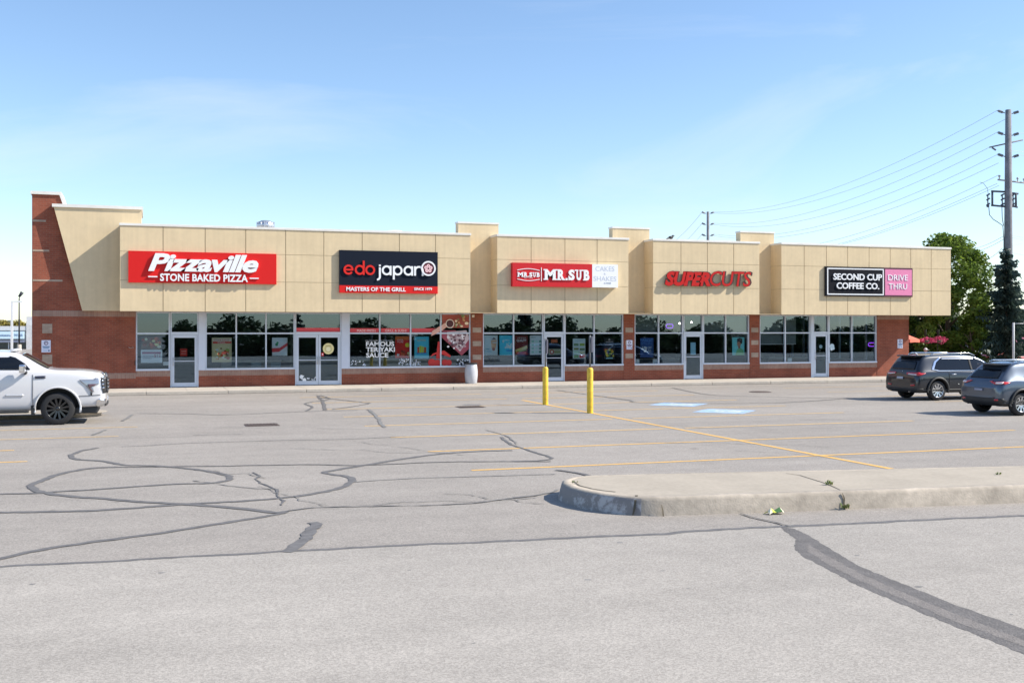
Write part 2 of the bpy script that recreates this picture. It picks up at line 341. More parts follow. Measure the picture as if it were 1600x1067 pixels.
for sx, sy, dx, dy, n_ in ((405, 760, 14, 9, 8), (420, 745, -16, -3, 7), (560, 790, 35, -3, 9), (700, 770, 25, 6, 7), (450, 700, 40, 3, 8), (560, 690, 30, 8, 6), (980, 690, 45, 2, 8), (1150, 705, 40, 4, 8), (900, 660, 40, 3, 9), (330, 668, 45, 1, 8), (700, 640, 45, 1, 7), (1250, 655, 40, 1, 8), ):
    P_ = [(sx+dx*i+rc.uniform(-5, 5), sy+dy*i*.5+rc.uniform(-2.2, 2.2)*(sy-516)/250) for i in range(n_)]
    SZ[0] += .0002; ribbon('asphalt_crack', [G(*p)[:2] for p in P_], rc.uniform(.014, .026), M_sealf, SZ[0], .5, step=.06)
def patch(name, poly, m, z, jit=0, n=10):
    rnd = random.Random(len(poly)); out = []
    for i, a in enumerate(poly):
        b = poly[(i+1) % len(poly)]
        for j in range(n):
            p = Vector(a).lerp(Vector(b), j/n); out.append((p.x+rnd.uniform(-jit, jit), p.y+rnd.uniform(-jit, jit), z))
    mb = MB(); mb.add(out, [list(range(len(out)))])
    me = mb.build(name, m); bm = bmesh.new(); bm.from_mesh(me.data); bmesh.ops.triangulate(bm, faces=bm.faces[:])
    for f in bm.faces:
        if f.normal.z < 0: f.normal_flip()
    bm.to_mesh(me.data); bm.free()
    return tag(me, kind='structure')
up = [(1216, 822), (1240, 826), (1262, 836), (1290, 853), (1345, 886), (1400, 908), (1500, 948), (1600, 983), (1700, 1020)]
lo = [(1700, 1062), (1600, 1023), (1520, 990), (1450, 962), (1385, 934), (1340, 915), (1290, 888), (1255, 870), (1241, 858), (1243, 843)]
M_patch = mat('tar_patch', (.13, .12, .115), .85, var=.16, scale=5, var2=.2, scale2=35, bump=.5, bscale=45)
patch('tar_patch', [G(*p)[:2] for p in up+lo], M_patch, .0055, .012)
M_patch2 = mat('tar_patch_core', (.19, .172, .16), .9, var=.12, scale=8, var2=.2, scale2=50, bump=.5, bscale=60)
patch('tar_patch', [G(*p)[:2] for p in [(1262, 850), (1300, 872), (1345, 897), (1400, 921), (1500, 962), (1640, 1016), (1640, 1024), (1500, 975), (1400, 932), (1340, 906), (1290, 880), (1262, 862)]], M_patch2, .0062, .015)
for a in ((1035, 892, 10), (918, 906, 16), (968, 848, 14), (1240, 0, 0), (50, 913, 12), (252, 895, 12), (425, 925, 6), (1435, 917, 22), (1340, 868, 14), (740, 1005, 9), (640, 891, 8), (1555, 833, 4), (1075, 920, 8), (1580, 960, 10)):
    if a[2]:
        p = G(a[0], a[1]); w = a[2]*p.y/1700/2; r2 = random.Random(a[0])
        patch('tar_spot', [(p.x+w*math.cos(t*.9)*r2.uniform(.6, 1.1), p.y+w*.7*math.sin(t*.9)*r2.uniform(.6, 1.1)) for t in range(7)], M_sealf, .0052, .003, 3)

# yellow stall lines: surveyed pitch 3.1 m, ends x 5.4 and 19.6, crossed by one line along y at x 12.5
def line(x0, y0, x1, y1, w=.11, m=M_yel, z=.0045):
    ribbon('parking_line', [(x0, y0), ((x0+x1)/2, (y0+y1)/2), (x1, y1)], w, m, z, .06, step=.3)
for k in range(8):
    y = 18.26+3.1*k
    if k < 2: line(5.4, y, 20.2, y, .115)
    else:
        line(5.3, y, 12.2, y, .15, M_yelf); line(12.8, y, 19.7, y, .15, M_yelf)
line(12.5, 16.1, 12.5, 36.0, .13, M_yel, .0052)
for k in range(6): line(20.6+5, 24.5+3.1*k, 34, 24.5+3.1*k, .1, M_yelf)
for k, xe in enumerate((-2.65, -2.1, -2.55, -.6, -.2, -1.6, -1.6)): line(-12, 19.4+2.45*k+(.3 if k == 1 else 0), xe, 19.4+2.45*k+(.3 if k == 1 else 0), .11, M_yel if k < 3 else M_yelf)
M_blue = mat('marking_blue', (.33, .47, .66), .85, var=.25, scale=5, var2=.15, scale2=30)
M_mwhite = mat('marking_white', (.62, .62, .60), .85, var=.15, scale=12)
for cx, cy in ((16.6, 29.15), (16.7, 32.35)):
    mb = MB()
    mb.add([(cx-1.1, cy, .0045), (cx, cy-1.05, .0045), (cx+1.1, cy, .0045), (cx, cy+1.05, .0045)], [(0, 1, 2, 3)])
    mb.m = 1
    for i in range(18):                                             # wheelchair mark
        a0, a1 = R(150+15*i), R(165+15*i)
        if 150+15*i > 405: break
        mb.add([(cx+.05+r*math.cos(a), cy-.1+r*math.sin(a), .0052) for r, a in ((.30, a0), (.40, a0), (.40, a1), (.30, a1))], [(0, 1, 2, 3)])
    mb.add([(cx-.05, cy+.0, .0056), (cx+.06, cy, .0056), (cx+.06, cy+.55, .0056), (cx-.05, cy+.55, .0056)], [(0, 1, 2, 3)])
    mb.add([(cx-.05, cy, .0060), (cx+.5, cy-.3, .0060), (cx+.55, cy-.2, .0060), (cx, cy+.1, .0060)], [(0, 1, 2, 3)])
    tag(mb.build('accessible_parking_marking', [M_blue, M_mwhite]), kind='structure')
# drains
M_iron = mat('cast_iron', (.10, .075, .065), .8, var=.3, scale=20)
for i, (px, py, lab) in enumerate(((409, 664, 'rusty rectangular drain grate in the asphalt left of the yellow lines'), (735, 636, 'dark drain grate set in the asphalt before the litter bin'), (1188, 612.5, 'round manhole cover in the lane near the grey car'))):
    p = G(px, py); mb = MB()
    if i < 2:
        mb.box(p.x-.42, p.y-.35, .002, p.x+.42, p.y+.35, .012)
        for k in range(9): mb.box(p.x-.36+k*.085, p.y-.28, .012, p.x-.32+k*.085, p.y+.28, .022)
    else:
        mb.lathe((p.x, p.y, 0), [(0, .018), (.42, .018), (.44, .004)], 28)
        for k in range(6): mb.lathe((p.x, p.y, 0), [(.06+k*.06, .018), (.08+k*.06, .024), (.10+k*.06, .018)], 24)
    tag(mb.build('drain_grate' if i < 2 else 'manhole_cover', M_iron, origin=(p.x, p.y, 0)), lab, 'drain' if i < 2 else 'manhole cover')

# sidewalk in front of the shops
mb = MB(); SW = .13
y0 = 43.25
xs = [-9+i*1.5 for i in range(39)]
mb.box(-9, y0+.32, -.1, 52, 66, SW-.008)
for a, b in zip(xs[:-1], xs[1:]): mb.box(a+.006, y0+.16, 0, b-.006, YW+.3, SW)
tag(mb.build('sidewalk', M_concw, bevel=.008), kind='structure')
mb = MB()
for a, b in zip(xs[:-1:2], xs[2::2]): mb.prism_z([(a+.006, y0), (b-.006, y0), (b-.006, y0+.155), (a+.006, y0+.155)], 0, SW+.004)
tag(mb.build('kerb', M_conc, bevel=.02), kind='structure')

# kerbed concrete island in the foreground
fr = [(26, 13.7-.115*26), (18, 13.7-.115*18), (12, 12.32), (8, 12.78), (6.46, 12.98), (6.2, 13.08), (6.0, 13.25), (5.82, 13.5), (5.68, 13.86), (5.62, 14.3), (5.66, 14.72), (5.8, 15.08), (6.05, 15.35), (6.45, 15.47), (7.26, 15.34), (13.7, 14.27), (26, 16.5-.163*26)]
def inset(P, d):
    o = []; n = len(P)
    for i, p in enumerate(P):
        a, b = Vector(P[i-1]) if i else Vector(P[0])-(Vector(P[1])-Vector(P[0])), Vector(P[i+1]) if i < n-1 else Vector(P[-1])+(Vector(P[-1])-Vector(P[-2]))
        t = (b-a).normalized(); o.append(Vector(p)+Vector((t.y, -t.x))*d)
    return o
H = .235
def island(name, P, H, m, mtop):
    rings = [(0, 0), (.05, H-.05), (.065, H-.018), (.09, H), (.20, H+.004), (.203, H-.006)]
    vs = []; n = len(P)
    for d, z in rings: vs += [(*q, z) for q in inset(P, d)]
    fs = [(r*n+i+1, r*n+i, (r+1)*n+i, (r+1)*n+i+1) for r in range(len(rings)-1) for i in range(n-1)]
    fs.append([(len(rings)-1)*n+i for i in range(n-1, -1, -1)])
    mb = MB(); mb.add(vs, fs[:-1], True); mb.m = 1; mb.add([(*q, H+.003) for q in inset(P, .207)], [list(range(n-1, -1, -1))])
    o = mb.build(name, [m, mtop]); bm = bmesh.new(); bm.from_mesh(o.data); bmesh.ops.triangulate(bm, faces=[f for f in bm.faces if len(f.verts) > 4]); 
    bmesh.ops.recalc_face_normals(bm, faces=bm.faces[:]); bm.to_mesh(o.data); bm.free()
    for f in o.data.polygons:
        pass
    return tag(o, kind='structure')
M_kerbf = mat('kerb_concrete', (.41, .355, .29), .93, var=.20, scale=2.2, var2=.12, scale2=11, bump=.22, bscale=38)
M_ktop = mat('island_concrete', (.395, .345, .28), .93, var=.07, scale=1.2, var2=.06, scale2=15, bump=.3, bscale=80)
isl = island('kerb_island', fr, H, M_kerbf, M_ktop)
M_ktip = worn('flaking_kerb', (.42, .41, .41), (.23, .215, .21), .50, .58, 3.2); isl.data.materials.append(M_ktip)
for f in isl.data.polygons:
    if f.center.x < 6.2 and f.center.z < .225 and f.material_index == 0 and f.center.y < 15.0: f.material_index = 2
fr2 = [(-9, 32.75), (-2.2, 32.75), (-1.7, 32.85), (-1.35, 33.15), (-1.25, 33.6), (-1.45, 34.0), (-1.9, 34.2), (-9, 34.2)]
island('kerb_island', fr2, .12, M_kerbf, M_ktop)
# joints, chips and weeds of the island
M_joint = mat('joint_dirt', (.10, .085, .06), .95)
def crack3(pts, w, name='island_crack', m=None):
    mb = MB(); vs = []; rnd = random.Random(3); n = len(pts); P = [Vector(p) for p in pts]
    for i, p in enumerate(P):
        d = (P[min(i+1, n-1)]-P[max(i-1, 0)]).normalized(); u = Vector((-d.y, d.x, 0))
        if u.length < .2: u = Vector((1, 0, 0))
        u = u.normalized()*w*.5*rnd.uniform(.5, 1.3); vs += [p+u, p-u]
    mb.add(vs, [(2*i, 2*i+1, 2*i+3, 2*i+2) for i in range(n-1)]); return tag(mb.build(name, m or M_joint), kind='structure')
zt = H+.007
crack3([G(897, 752, zt), G(905, 758, zt), G(925, 763, zt), G(940, 765.5, zt), G(962, 768, zt)], .03)
crack3([G(1228, 739, zt), G(1250, 742, zt), G(1262, 746, zt), G(1285, 753, zt), G(1300, 759, zt), G(1313, 765, zt)], .022)
def facept(x, z):                                                  # a point on the sloping kerb face
    y = 13.7-.115*x+z*.23
    return Vector((x, y-.006, z))
xk = G(1316, 795).x
crack3([facept(xk, .225), facept(xk+.02, .15), facept(xk+.0, .08), facept(xk+.01, .0)], .03)
xk2 = G(1035, 806).x
crack3([facept(xk2-.01, .15), facept(xk2, .08), facept(xk2, .0)], .025)
crack3([Vector((6.10, 13.12, .005)), Vector((6.13, 13.13, .10)), Vector((6.16, 13.17, .19)), Vector((6.2, 13.22, .24)), Vector((6.24, 13.30, zt))], .035)
M_weed = leaf_mat('weed_green', (.10, .17, .04), (.30, .30, .10), 8)
def weed(p, h, n, label):
    mb = MB(); rnd = random.Random(int(p.x*100))
    for i in range(n):
        a = rnd.uniform(0, 6.28); l = h*rnd.uniform(.5, 1); q = Vector(p)+Vector((rnd.uniform(-.05, .05), rnd.uniform(-.02, .02), 0)); d = Vector((math.cos(a), math.sin(a), 0)); u = Vector((-d.y, d.x, 0))*.008
        m1 = q+d*l*.3+Vector((0, 0, l*.6)); m2 = q+d*l*.9+Vector((0, 0, l*.75))
        mb.add([q-u, q+u, m1+u*1.3, m1-u*1.3, m2], [(0, 1, 2, 3), (3, 2, 4)])
    return tag(mb.build('weed', M_weed, origin=p), label, 'weed', 'weeds in the island joints')
weed(facept(xk, .02)+Vector((0, -.02, 0)), .12, 16, 'weed growing up the kerb face from the open joint')
weed(G(1296, 757, zt), .10, 14, 'weed in the curved crack on top of the island')
weed(G(1150, 798)+Vector((0, .0, 0)), .07, 12, 'small weed at the kerb foot right of the litter')
weed(G(1560, 784), .12, 18, 'weed tuft at the kerb foot near the right edge')
weed(G(1190, 798.5), .05, 9, 'low weed at the kerb foot beside the crumpled wrapper')
weed(G(899, 753, zt), .03, 6, 'tiny weed in the joint at the rounded end of the island')
weed(G(1560, 741, zt), .05, 10, 'small dry tuft on top of the island near the right edge')
# crumpled drink carton
p = G(1211, 803); mb = MB(); rnd = random.Random(5)
prof = [(-.12, 0), (-.07, .055), (0, .03), (.06, .065), (.12, .01)]
for i, (a, h) in enumerate(prof):
    for yy in (-.06, 0, .06): mb.v.append((p.x+a+rnd.uniform(-.015, .015), p.y+yy+rnd.uniform(-.015, .015), max(.012, .012+h+rnd.uniform(-.015, .015)+(.02 if yy == 0 else -.02))))
for i in range(4):
    for j in range(2): mb.f.append([i*3+j, (i+1)*3+j, (i+1)*3+j+1, i*3+j+1]); mb.mi.append((i+j) % 3); mb.sm.append(False)
o = mb.build('crumpled_wrapper', [flat('e8e2c8'), flat('b9c04a'), flat('4f7a4a')], origin=(p.x, p.y, 0)); o.modifiers.new('s', 'SOLIDIFY').thickness = .01
tag(o, 'crumpled green and white food wrapper lying at the foot of the kerb', 'litter')

# ================================================================== PLAZA BUILDING
XL = WX(50, YW); XR = WX(1420, YW); YB = 63.0
bld = empty('shopping_plaza', (XL, YW, 0), 'long single storey plaza of red brick and beige stucco panels with glazed shop fronts', 'building')
def bw(*a): return MB().box(*a)
ZS = SW                                                             # sidewalk level at the wall
ZT = 3.20                                                           # head of the glazing
SILL = .82
x_ = lambda px: WX(px, YW)
# --- front brickwork, piece by piece
segs = [(50, 212.2, 0), (735.6, 754.6, 0), (974.6, 991.7, 0), (1171.4, 1187.2, 0), (1370.6, 1420, 0)]
low = [(212.2, 265.8), (310.3, 461), (533.8, 735.6), (754.6, 849.7), (882.6, 974.6), (991.7, 1068.5), (1099.2, 1171.4), (1187.2, 1267.4), (1295.6, 1370.6)]
mbw, mbs, mbt = MB(), MB(), MB()
for a, b, _ in segs:
    mbw.box(x_(a), YW, 0, x_(b), YW+.25, ZT+.3)
for a, b in low:
    mbw.box(x_(a)+.001, YW+.012, 0, x_(b)-.001, YW+.24, SILL-.235)
    mbs.box(x_(a)+.001, YW+.010, SILL-.233, x_(b)-.001, YW+.24, SILL)
# bands of soldier bricks on the plain walls
mbs.box(x_(50)-.004, YW-.012, 2.99, x_(212.2)+.002, YW-.001, 3.22)
mbs.box(x_(140), YW-.011, SILL-.30, x_(212.2)+.002, YW-.001, SILL-.07)
mbs.box(x_(1370.6), YW-.011, 2.99, x_(1420)+.004, YW-.001, 3.19)
# tan blocks in the pillars and on the end wall
for a, b in ((736.5, 754), (975.4, 991), (1172.2, 1186.6)):
    for z in (2.35, 1.75, 1.15): mbt.box(x_(a)+.06, YW-.008, z, x_(b)-.06, YW-.001, z+.22)
xa = x_(66); mbt.box(xa, YW-.012, 2.33, xa+.36, YW-.001, 2.70); mbt.box(xa, YW-.012, 1.12, xa+.36, YW-.001, 1.5)
# left, right (with openings on the patio side) and rear walls
mbw.box(XL, YW+.25, 0, XL+.25, YB, 6.3)
mbw.box(XL+.25, YB-.25, 0, XR, YB, 6.3)
mbw.box(XR-.25, YW+.25, 0, XR, YW+1.0, 3.4); mbw.box(XR-.25, YW+10.4, 0, XR, YB-.25, 3.4)
mbw.box(XR-.249, YW+1.0, 0, XR-.001, YW+10.4, SILL); mbw.box(XR-.25, YW+.25, 3.4, XR, YB-.25, 6.3)
mbw.build('brick_wall', M_brick, bld)
split_boxes(mbs, 'soldier_course', M_band, bld); split_boxes(mbt, 'tan_brick_block', M_tan, bld)
# --- brick end tower: leans back on its right side
tz = WZ(50, 303.5, YW)
tw = [(XL, 0+3.5), (x_(160), 3.5), (x_(99), WZ(98, 322, YW)), (x_(92.5), tz), (XL, tz)]
mb = MB().prism_y(tw, YW+.001, YW+1.6)
tower = mb.build('brick_tower', M_brick, bld)
mb = MB(); 
mb.prism_y([(XL-.05, tz+.001), (x_(93)+.03, tz+.001), (x_(95.5), tz+.12), (XL-.05, tz+.12)], YW-.06, YW+1.65)
mb.prism_y([(x_(92.7)+.004, tz), (x_(98.6)+.01, WZ(98, 322, YW)), (x_(101)+.04, WZ(98, 322, YW)), (x_(95.5), tz+.115)], YW-.055, YW+1.64)
mb.build('parapet_cap', M_cap, tower)
mb = MB()
for z, w in ((WZ(60, 345, YW), .5), (WZ(60, 391.5, YW), .62), (WZ(60, 438, YW), 1.1)): mb.box(XL+.02, YW-.010, z-.04, XL+w, YW, z+.035)
split_boxes(mb, 'tan_brick_inset', M_tan, tower)
# --- slanted beige end panel
zt0 = WZ(84, 323.5, YC)
pc = WX(84, YC); pb = WX(128.5, YC); pr = WX(221, YC)
mb = MB().prism_y([(pb, 3.22), (pr, 3.22), (pr, zt0), (pc, zt0)], YC, YW+3.2)
ep = mb.build('end_panel', M_stucco, bld)
mb = MB().box(pc-.06, YC-.06, zt0+.001, pr+.06, YC+.4, zt0+.12); mb.box(pr-.26, YC-.055, zt0+.0015, pr+.055, YW+3.25, zt0+.118)
mb.build('parapet_cap', M_cap, ep)
# --- projecting fascias built of stucco panels with open reveals
ZB, ZTOP = WZ(190, 486, YF), 6.50
rows = [ZB, WZ(190, 437.6, YF), WZ(190, 392.8, YF), ZTOP]
def fascia(cols, back):
    X = [WX(c, YF) for c in cols]; g = .014
    mb = MB()
    mb.m = 1; mb.box(X[0]+.02, YF+.02, ZB+.004, X[-1]-.02, back, ZTOP-.01); mb.m = 0
    for i in range(len(X)-1):
        for j in range(3):
            z0 = rows[j]+(g/1 if j else 0); z1 = rows[j+1]-(0 if j == 2 else .0)
            x0 = X[i]+(g if i else 0); x1 = X[i+1]-(0 if i == len(X)-2 else g)
            yb = YF+.021 if 0 < i < len(X)-2 else back-.001
            if i == len(X)-2 or i == 0: mb.box(x0, YF, z0, x1, YF+.0205, z1)
            else: mb.box(x0, YF, z0, x1, yb, z1)
    for j in range(3):                                              # side returns
        z0 = rows[j]+(g if j else 0)
        mb.box(X[0]+.0, YF+.0206, z0, X[0]+.0195, back, rows[j+1]); mb.box(X[-1]-.0195, YF+.0206, z0, X[-1], back, rows[j+1])
    f = mb.build('fascia', [M_stucco, M_groove], bld)
    mb = MB().box(X[0]-.03, YF-.03, ZTOP+.001, X[-1]+.03, back+.1, ZTOP+.095)
    mb.build('parapet_cap', M_cap, f, bevel=.008)
fascia([187.5, 254.8, 320.6, 384, 446.4, 506, 565.9, 624, 680.6, 735], YW+.3)
fascia([777, 829.9, 882.7, 933, 982], YW+.3)
fascia([1020.5, 1064, 1105.3, 1146.4, 1186.5], YW+.3)
fascia([1221, 1256.5, 1291.3, 1324.5, 1358, 1391, 1423, 1455, 1485.5], YW+.3)
# --- taller piers between them
for a, b in ((716, 779), (957.3, 1014.8), (1157, 1209.5)):
    x0, x1 = WX(a, YP), WX(b, YP)
    pz = 7.10
    mb = MB().box(x0, YP, 3.215, x1, YP+.42, pz); p_ = mb.build('parapet_pier', M_stucco, bld)
    MB().box(x0-.025, YP-.025, pz+.001, x1+.025, YP+.44, pz+.075).build('parapet_cap', M_cap, p_)
# --- roof deck, soffit, floor, inner walls
mb = MB().box(XL+.25, YW+.301, 6.0, XR-.001, YB-.25, 6.12); mb.box(XR-.001, YW+.3, 3.22, WX(1485.5, YF)-.02, YW+3, 6.1); mb.build('roof_deck', mat('roof_gravel', (.35, .34, .33), .95, var=.2, scale=30), bld)
mb = MB().box(x_(212.2), YW+.02, ZT+.011, x_(1370.6), YW+.29, 3.49); 
for a, b in ((735.2, 776.8), (982.2, 1020.3), (1186.7, 1220.8)): mb.box(WX(a, YF), YF+.03, ZB+.004, WX(b, YF), YW-.002, ZB+.02)  # thin strips added across the pier gaps to keep sun off the wall
mb.build('soffit', M_stucco, bld)
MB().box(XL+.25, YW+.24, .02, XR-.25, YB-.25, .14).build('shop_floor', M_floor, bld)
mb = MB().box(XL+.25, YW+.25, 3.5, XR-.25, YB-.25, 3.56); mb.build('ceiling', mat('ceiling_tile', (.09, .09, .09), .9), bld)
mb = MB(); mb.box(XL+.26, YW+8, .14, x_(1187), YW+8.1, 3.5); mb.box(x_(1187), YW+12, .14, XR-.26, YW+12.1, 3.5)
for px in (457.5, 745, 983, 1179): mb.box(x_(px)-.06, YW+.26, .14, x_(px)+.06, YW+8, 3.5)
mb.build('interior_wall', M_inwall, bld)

# --- shop windows: mullion columns measured on the photograph
GY = YW+.12
ZTR = 2.32; ft = .055
def frame_box(mb, x0, x1, z0, z1, d=.10, y=None):
    y = YW+.04 if y is None else y; mb.box(x0, y, z0, x1, y+d, z1)
def window(cols, transom=True):
    X = [x_(c) for c in cols]; mb = MB(); n = len(X)
    frame_box(mb, X[0], X[-1], SILL+.001, SILL+.075, .14, YW-.005)
    frame_box(mb, X[0], X[-1], ZT-.06, ZT+.01)
    for i, x in enumerate(X):
        a, b = (x, x+ft) if i == 0 else ((x-ft, x) if i == n-1 else (x-ft/2, x+ft/2))
        frame_box(mb, a, b, SILL+.0755, ZT-.061, .102, YW+.039)
    for i in range(n-1):
        a = X[i]+(ft if i == 0 else ft/2); b = X[i+1]-(ft if i == n-2 else ft/2)
        frame_box(mb, a, b, ZTR-.03, ZTR+.03, .098, YW+.041)
    f = mb.build('shop_window', M_frame, bld)
    mb = MB(); mb.add([(X[0]+.02, GY, SILL+.03), (X[-1]-.02, GY, SILL+.03), (X[-1]-.02, GY, ZT-.02), (X[0]+.02, GY, ZT-.02)], [(0, 1, 2, 3)])
    mb.build('glass_pane', M_glass, f)
    return f
window((212.2, 265.8)); window((321, 369.3, 415.9, 461)); window((545, 593.8, 642, 689.2, 735.6))
window((754.6, 803.1, 849.7)); window((882.6, 929, 974.6)); window((991.7, 1030, 1068.2)); window((1099.3, 1134.8, 1171.4))
window((1187.2, 1227.9, 1267.4)); window((1295.8, 1332, 1370.6))
def door(a, b, leaves=1, hand=1, head=ZTR-.03, zb=SW+.01):
    xa, xb = x_(a), x_(b); mb = MB(); j = .05
    for z0, z1 in ((head+.09, ZT+.01),):
        frame_box(mb, xa+.001, xa+.05, z0, z1); frame_box(mb, xb-.05, xb-.001, z0, z1); frame_box(mb, xa+.05, xb-.05, ZT-.06, ZT+.009, .098)
    mb.box(xa+.001, YW+.02, head-.03, xb-.001, YW+.15, head+.09)
    mb.box(xa+.001, YW+.02, zb, xa+j, YW+.15, head-.031); mb.box(xb-j, YW+.02, zb, xb-.001, YW+.15, head-.031)
    f = mb.build('door_surround', M_frame, bld)
    mb = MB(); mb.add([(xa+.05, GY, head+.09), (xb-.05, GY, head+.09), (xb-.05, GY, ZT-.06), (xa+.05, GY, ZT-.06)], [(0, 1, 2, 3)]); mb.build('transom_glass', M_glass, f)
    w = (xb-xa-2*j)/leaves
    for k in range(leaves):
        u0, u1 = xa+j+k*w+.006, xa+j+(k+1)*w-.006; st = .095; y = YW+.05; z0, z1 = zb+.012, head-.036
        mb = MB(); mb.box(u0, y, z0, u0+st, y+.05, z1); mb.box(u1-st, y, z0, u1, y+.05, z1); mb.box(u0+st, y+.001, z0, u1-st, y+.049, z0+.17); mb.box(u0+st, y+.001, z1-.11, u1-st, y+.049, z1); mb.box(u0+st, y+.015, 1.18, u1-st, y+.035, 1.21)
        d = mb.build('entrance_door', M_frame, bld, bevel=.004)
        mb = MB(); mb.add([(u0+st, y+.025, z0+.17), (u1-st, y+.025, z0+.17), (u1-st, y+.025, z1-.11), (u0+st, y+.025, z1-.11)], [(0, 1, 2, 3)]); mb.build('door_glass', M_glass, d)
        hx = (u0+.05) if (hand if leaves == 1 else (-1 if k == 0 else 1)) > 0 else u1-.05
        mb = MB().tube([(hx, y, 1.02), (hx, y-.07, 1.03), (hx, y-.07, 1.32), (hx, y, 1.33)], .014, 8); mb.build('door_handle', M_steel, d)
door(266.3, 310.3); door(461.3, 533.8, 2); door(850.2, 882.6); door(1068.6, 1099.2); door(1271.5, 1295.6)
# white infill panels beside the doors
for a, b, z0 in ((310.4, 320.9, SILL-.0), (533.9, 544.9, SILL)):
    MB().box(x_(a)+.001, YW+.005, z0, x_(b)-.001, YW+.16, ZT+.01).build('infill_panel', M_infill, bld)
MB().box(x_(1267.5)+.001, YW+.005, SW, x_(1271.4)-.001, YW+.16, ZT+.01).build('infill_panel', M_frame, bld)
# roller blinds
M_blind = mat('roller_blind', (.22, .25, .25), .8, var=.04)
for a, b, z in ((993, 1029, ZTR+.03), (1100.5, 1134, ZTR+.03), (1135.5, 1170, ZTR+.03), (1188.5, 1227, 1.78), (1228.5, 1249, 1.78)):
    MB().box(x_(a), YW+.30, z, x_(b), YW+.31, 3.2).build('window_blind', M_blind, bld)
mb = MB().box(x_(1188.5), YW+.295, 1.755, x_(1249), YW+.315, 1.78); mb.build('blind_rail', M_white, bld)
# side glazing of the corner shop
mb = MB(); Y0, Y1 = YW+1.0, YW+10.4
for k in range(9): y = Y0+(Y1-Y0)*k/8; mb.box(XR-.16, y-.03+(.03 if k == 0 else 0)-(.03 if k == 8 else 0), SILL+.061, XR-.06, y+.03+(.03 if k == 0 else 0)-(.03 if k == 8 else 0), 3.339)
mb.box(XR-.17, Y0, SILL, XR-.05, Y1, SILL+.06); mb.box(XR-.17, Y0, 3.34, XR-.05, Y1, 3.4)
sw_ = mb.build('side_window', M_frame, bld)
mb = MB().add([(XR-.1, Y0, SILL+.03), (XR-.1, Y1, SILL+.03), (XR-.1, Y1, 3.36), (XR-.1, Y0, 3.36)], [(0, 1, 2, 3)]); mb.build('glass_pane', glass_mat('side_glass', .03, (.85, .88, .86)), sw_)
# small lamp and conduit details on the brick
MB().box(x_(737), YW-.07, 3.02, x_(740.5), YW-.001, 3.13).build('soffit_lamp', flat('d8cdb8'), bld)
MB().box(x_(210.6), YW-.05, 1.05, x_(211.9), YW-.001, 1.25).build('wall_switch_box', M_black, bld)

# ================================================================== SIGNS ON THE FASCIA
def panel_px(mb, a, b, t, u, Y, d):
    mb.box(WX(a, Y-d), Y-d, WZ(a, u, Y-d), WX(b, Y-d), Y, WZ(a, t, Y-d))
S0 = YF-.002
# 1 italic white lettering on red
d = .10; sg = empty('shop_sign', (WX(200.5, YF), YF, WZ(200.5, 441, YF)), 'wide red shop sign with big white slanted lettering, leftmost on the fascia', 'shop sign')
mb = MB(); panel_px(mb, 200.5, 432, 391.8, 441.2, S0, d); mb.build('sign_panel', M_red, sg)
Y = S0-d; mb = MB(); ptext(mb, 'Pizzaville', 231.5, 403.5, 395.6, 423.8, Y, .10, bold=.035, shear=.28, space=.93)
mb.build('lettering', M_white, sg)
mb = MB(); ptext(mb, 'STONE BAKED PIZZA', 250, 387, 427.3, 439.2, Y, .07, bold=.03, space=1.03)
for a, b, r in ((231.5, 246, 432.3), (390, 404, 432.6)): mb.box(WX(a, Y), Y-.05, WZ(231, r+.9, Y), WX(b, Y), Y, WZ(231, r-.9, Y))
mb.build('lettering', M_white, sg)
# 2 navy sign with red foot band
d = .11; sg = empty('shop_sign', (WX(530.5, YF), YF, WZ(530, 457, YF)), 'dark navy shop sign with red and white rounded letters above a red strip', 'shop sign')
M_navy = mat('sign_navy', '141c2b', .7, spec=.15)
mb = MB(); panel_px(mb, 530.5, 684, 390.7, 445.6, S0, d); mb.m = 1; panel_px(mb, 530.5, 684, 445.7, 457.3, S0, d+.004); mb.build('sign_panel', [M_navy, M_red], sg)
Y = S0-d; px = depth(600, Y)/F*1.05
X0 = WX(530.5, Y); zb = WZ(530.5, 429.0, Y)                     # baseline
u = WX(684, Y)-X0; u /= 153.5
def RR(mb, cx, gaps=None): ring(mb, X0+cx*u, zb+7.5*u, 4.7*u, 7.6*u, Y, .05, *(gaps or (0, 360)))
def BB(mb, x0, x1, z0, z1): mb.box(X0+x0*u, Y-.051, zb+z0*u, X0+x1*u, Y, zb+z1*u)
mr_ = MB(); RR(mr_, 13.4, (0, 325)); BB(mr_, 8.5, 20.6, 6.2, 8.8)
RR(mr_, 30.5); BB(mr_, 35.2, 38.1, 0, 21.5); RR(mr_, 46.6)
mr_.build('lettering', mat('letter_red', (.68, .025, .02), .6, spec=.2), sg)
mw_ = MB(); BB(mw_, 60.2, 63.1, -2.5, 12); BB(mw_, 60.2, 63.1, 13.7, 16); ring(mw_, X0+57.2*u, zb-2.4*u, 3.0*u, 5.9*u, Y, .05, 270, 360, 8)
RR(mw_, 72.2); BB(mw_, 76.9, 79.8, 0, 14.5)
RR(mw_, 89.5); BB(mw_, 81.9, 84.8, -6.5, 14.5)
RR(mw_, 106.2); BB(mw_, 110.9, 113.8, 0, 14.5)
ring(mw_, X0+123*u, zb+7.5*u, 4.7*u, 7.6*u, Y, .05, 0, 180, 14); BB(mw_, 115.4, 118.3, 0, 14.5); BB(mw_, 127.7, 130.6, 0, 7.6)
mw_.build('lettering', M_white, sg)
cx, cz = X0+138*u, zb+11.5*u
mb = MB(); ring(mb, cx, cz, 9.2*u, 11.6*u, Y, .07); mb.m = 1; disc(mb, cx, cz, 9.2*u, Y, .045); mb.m = 2
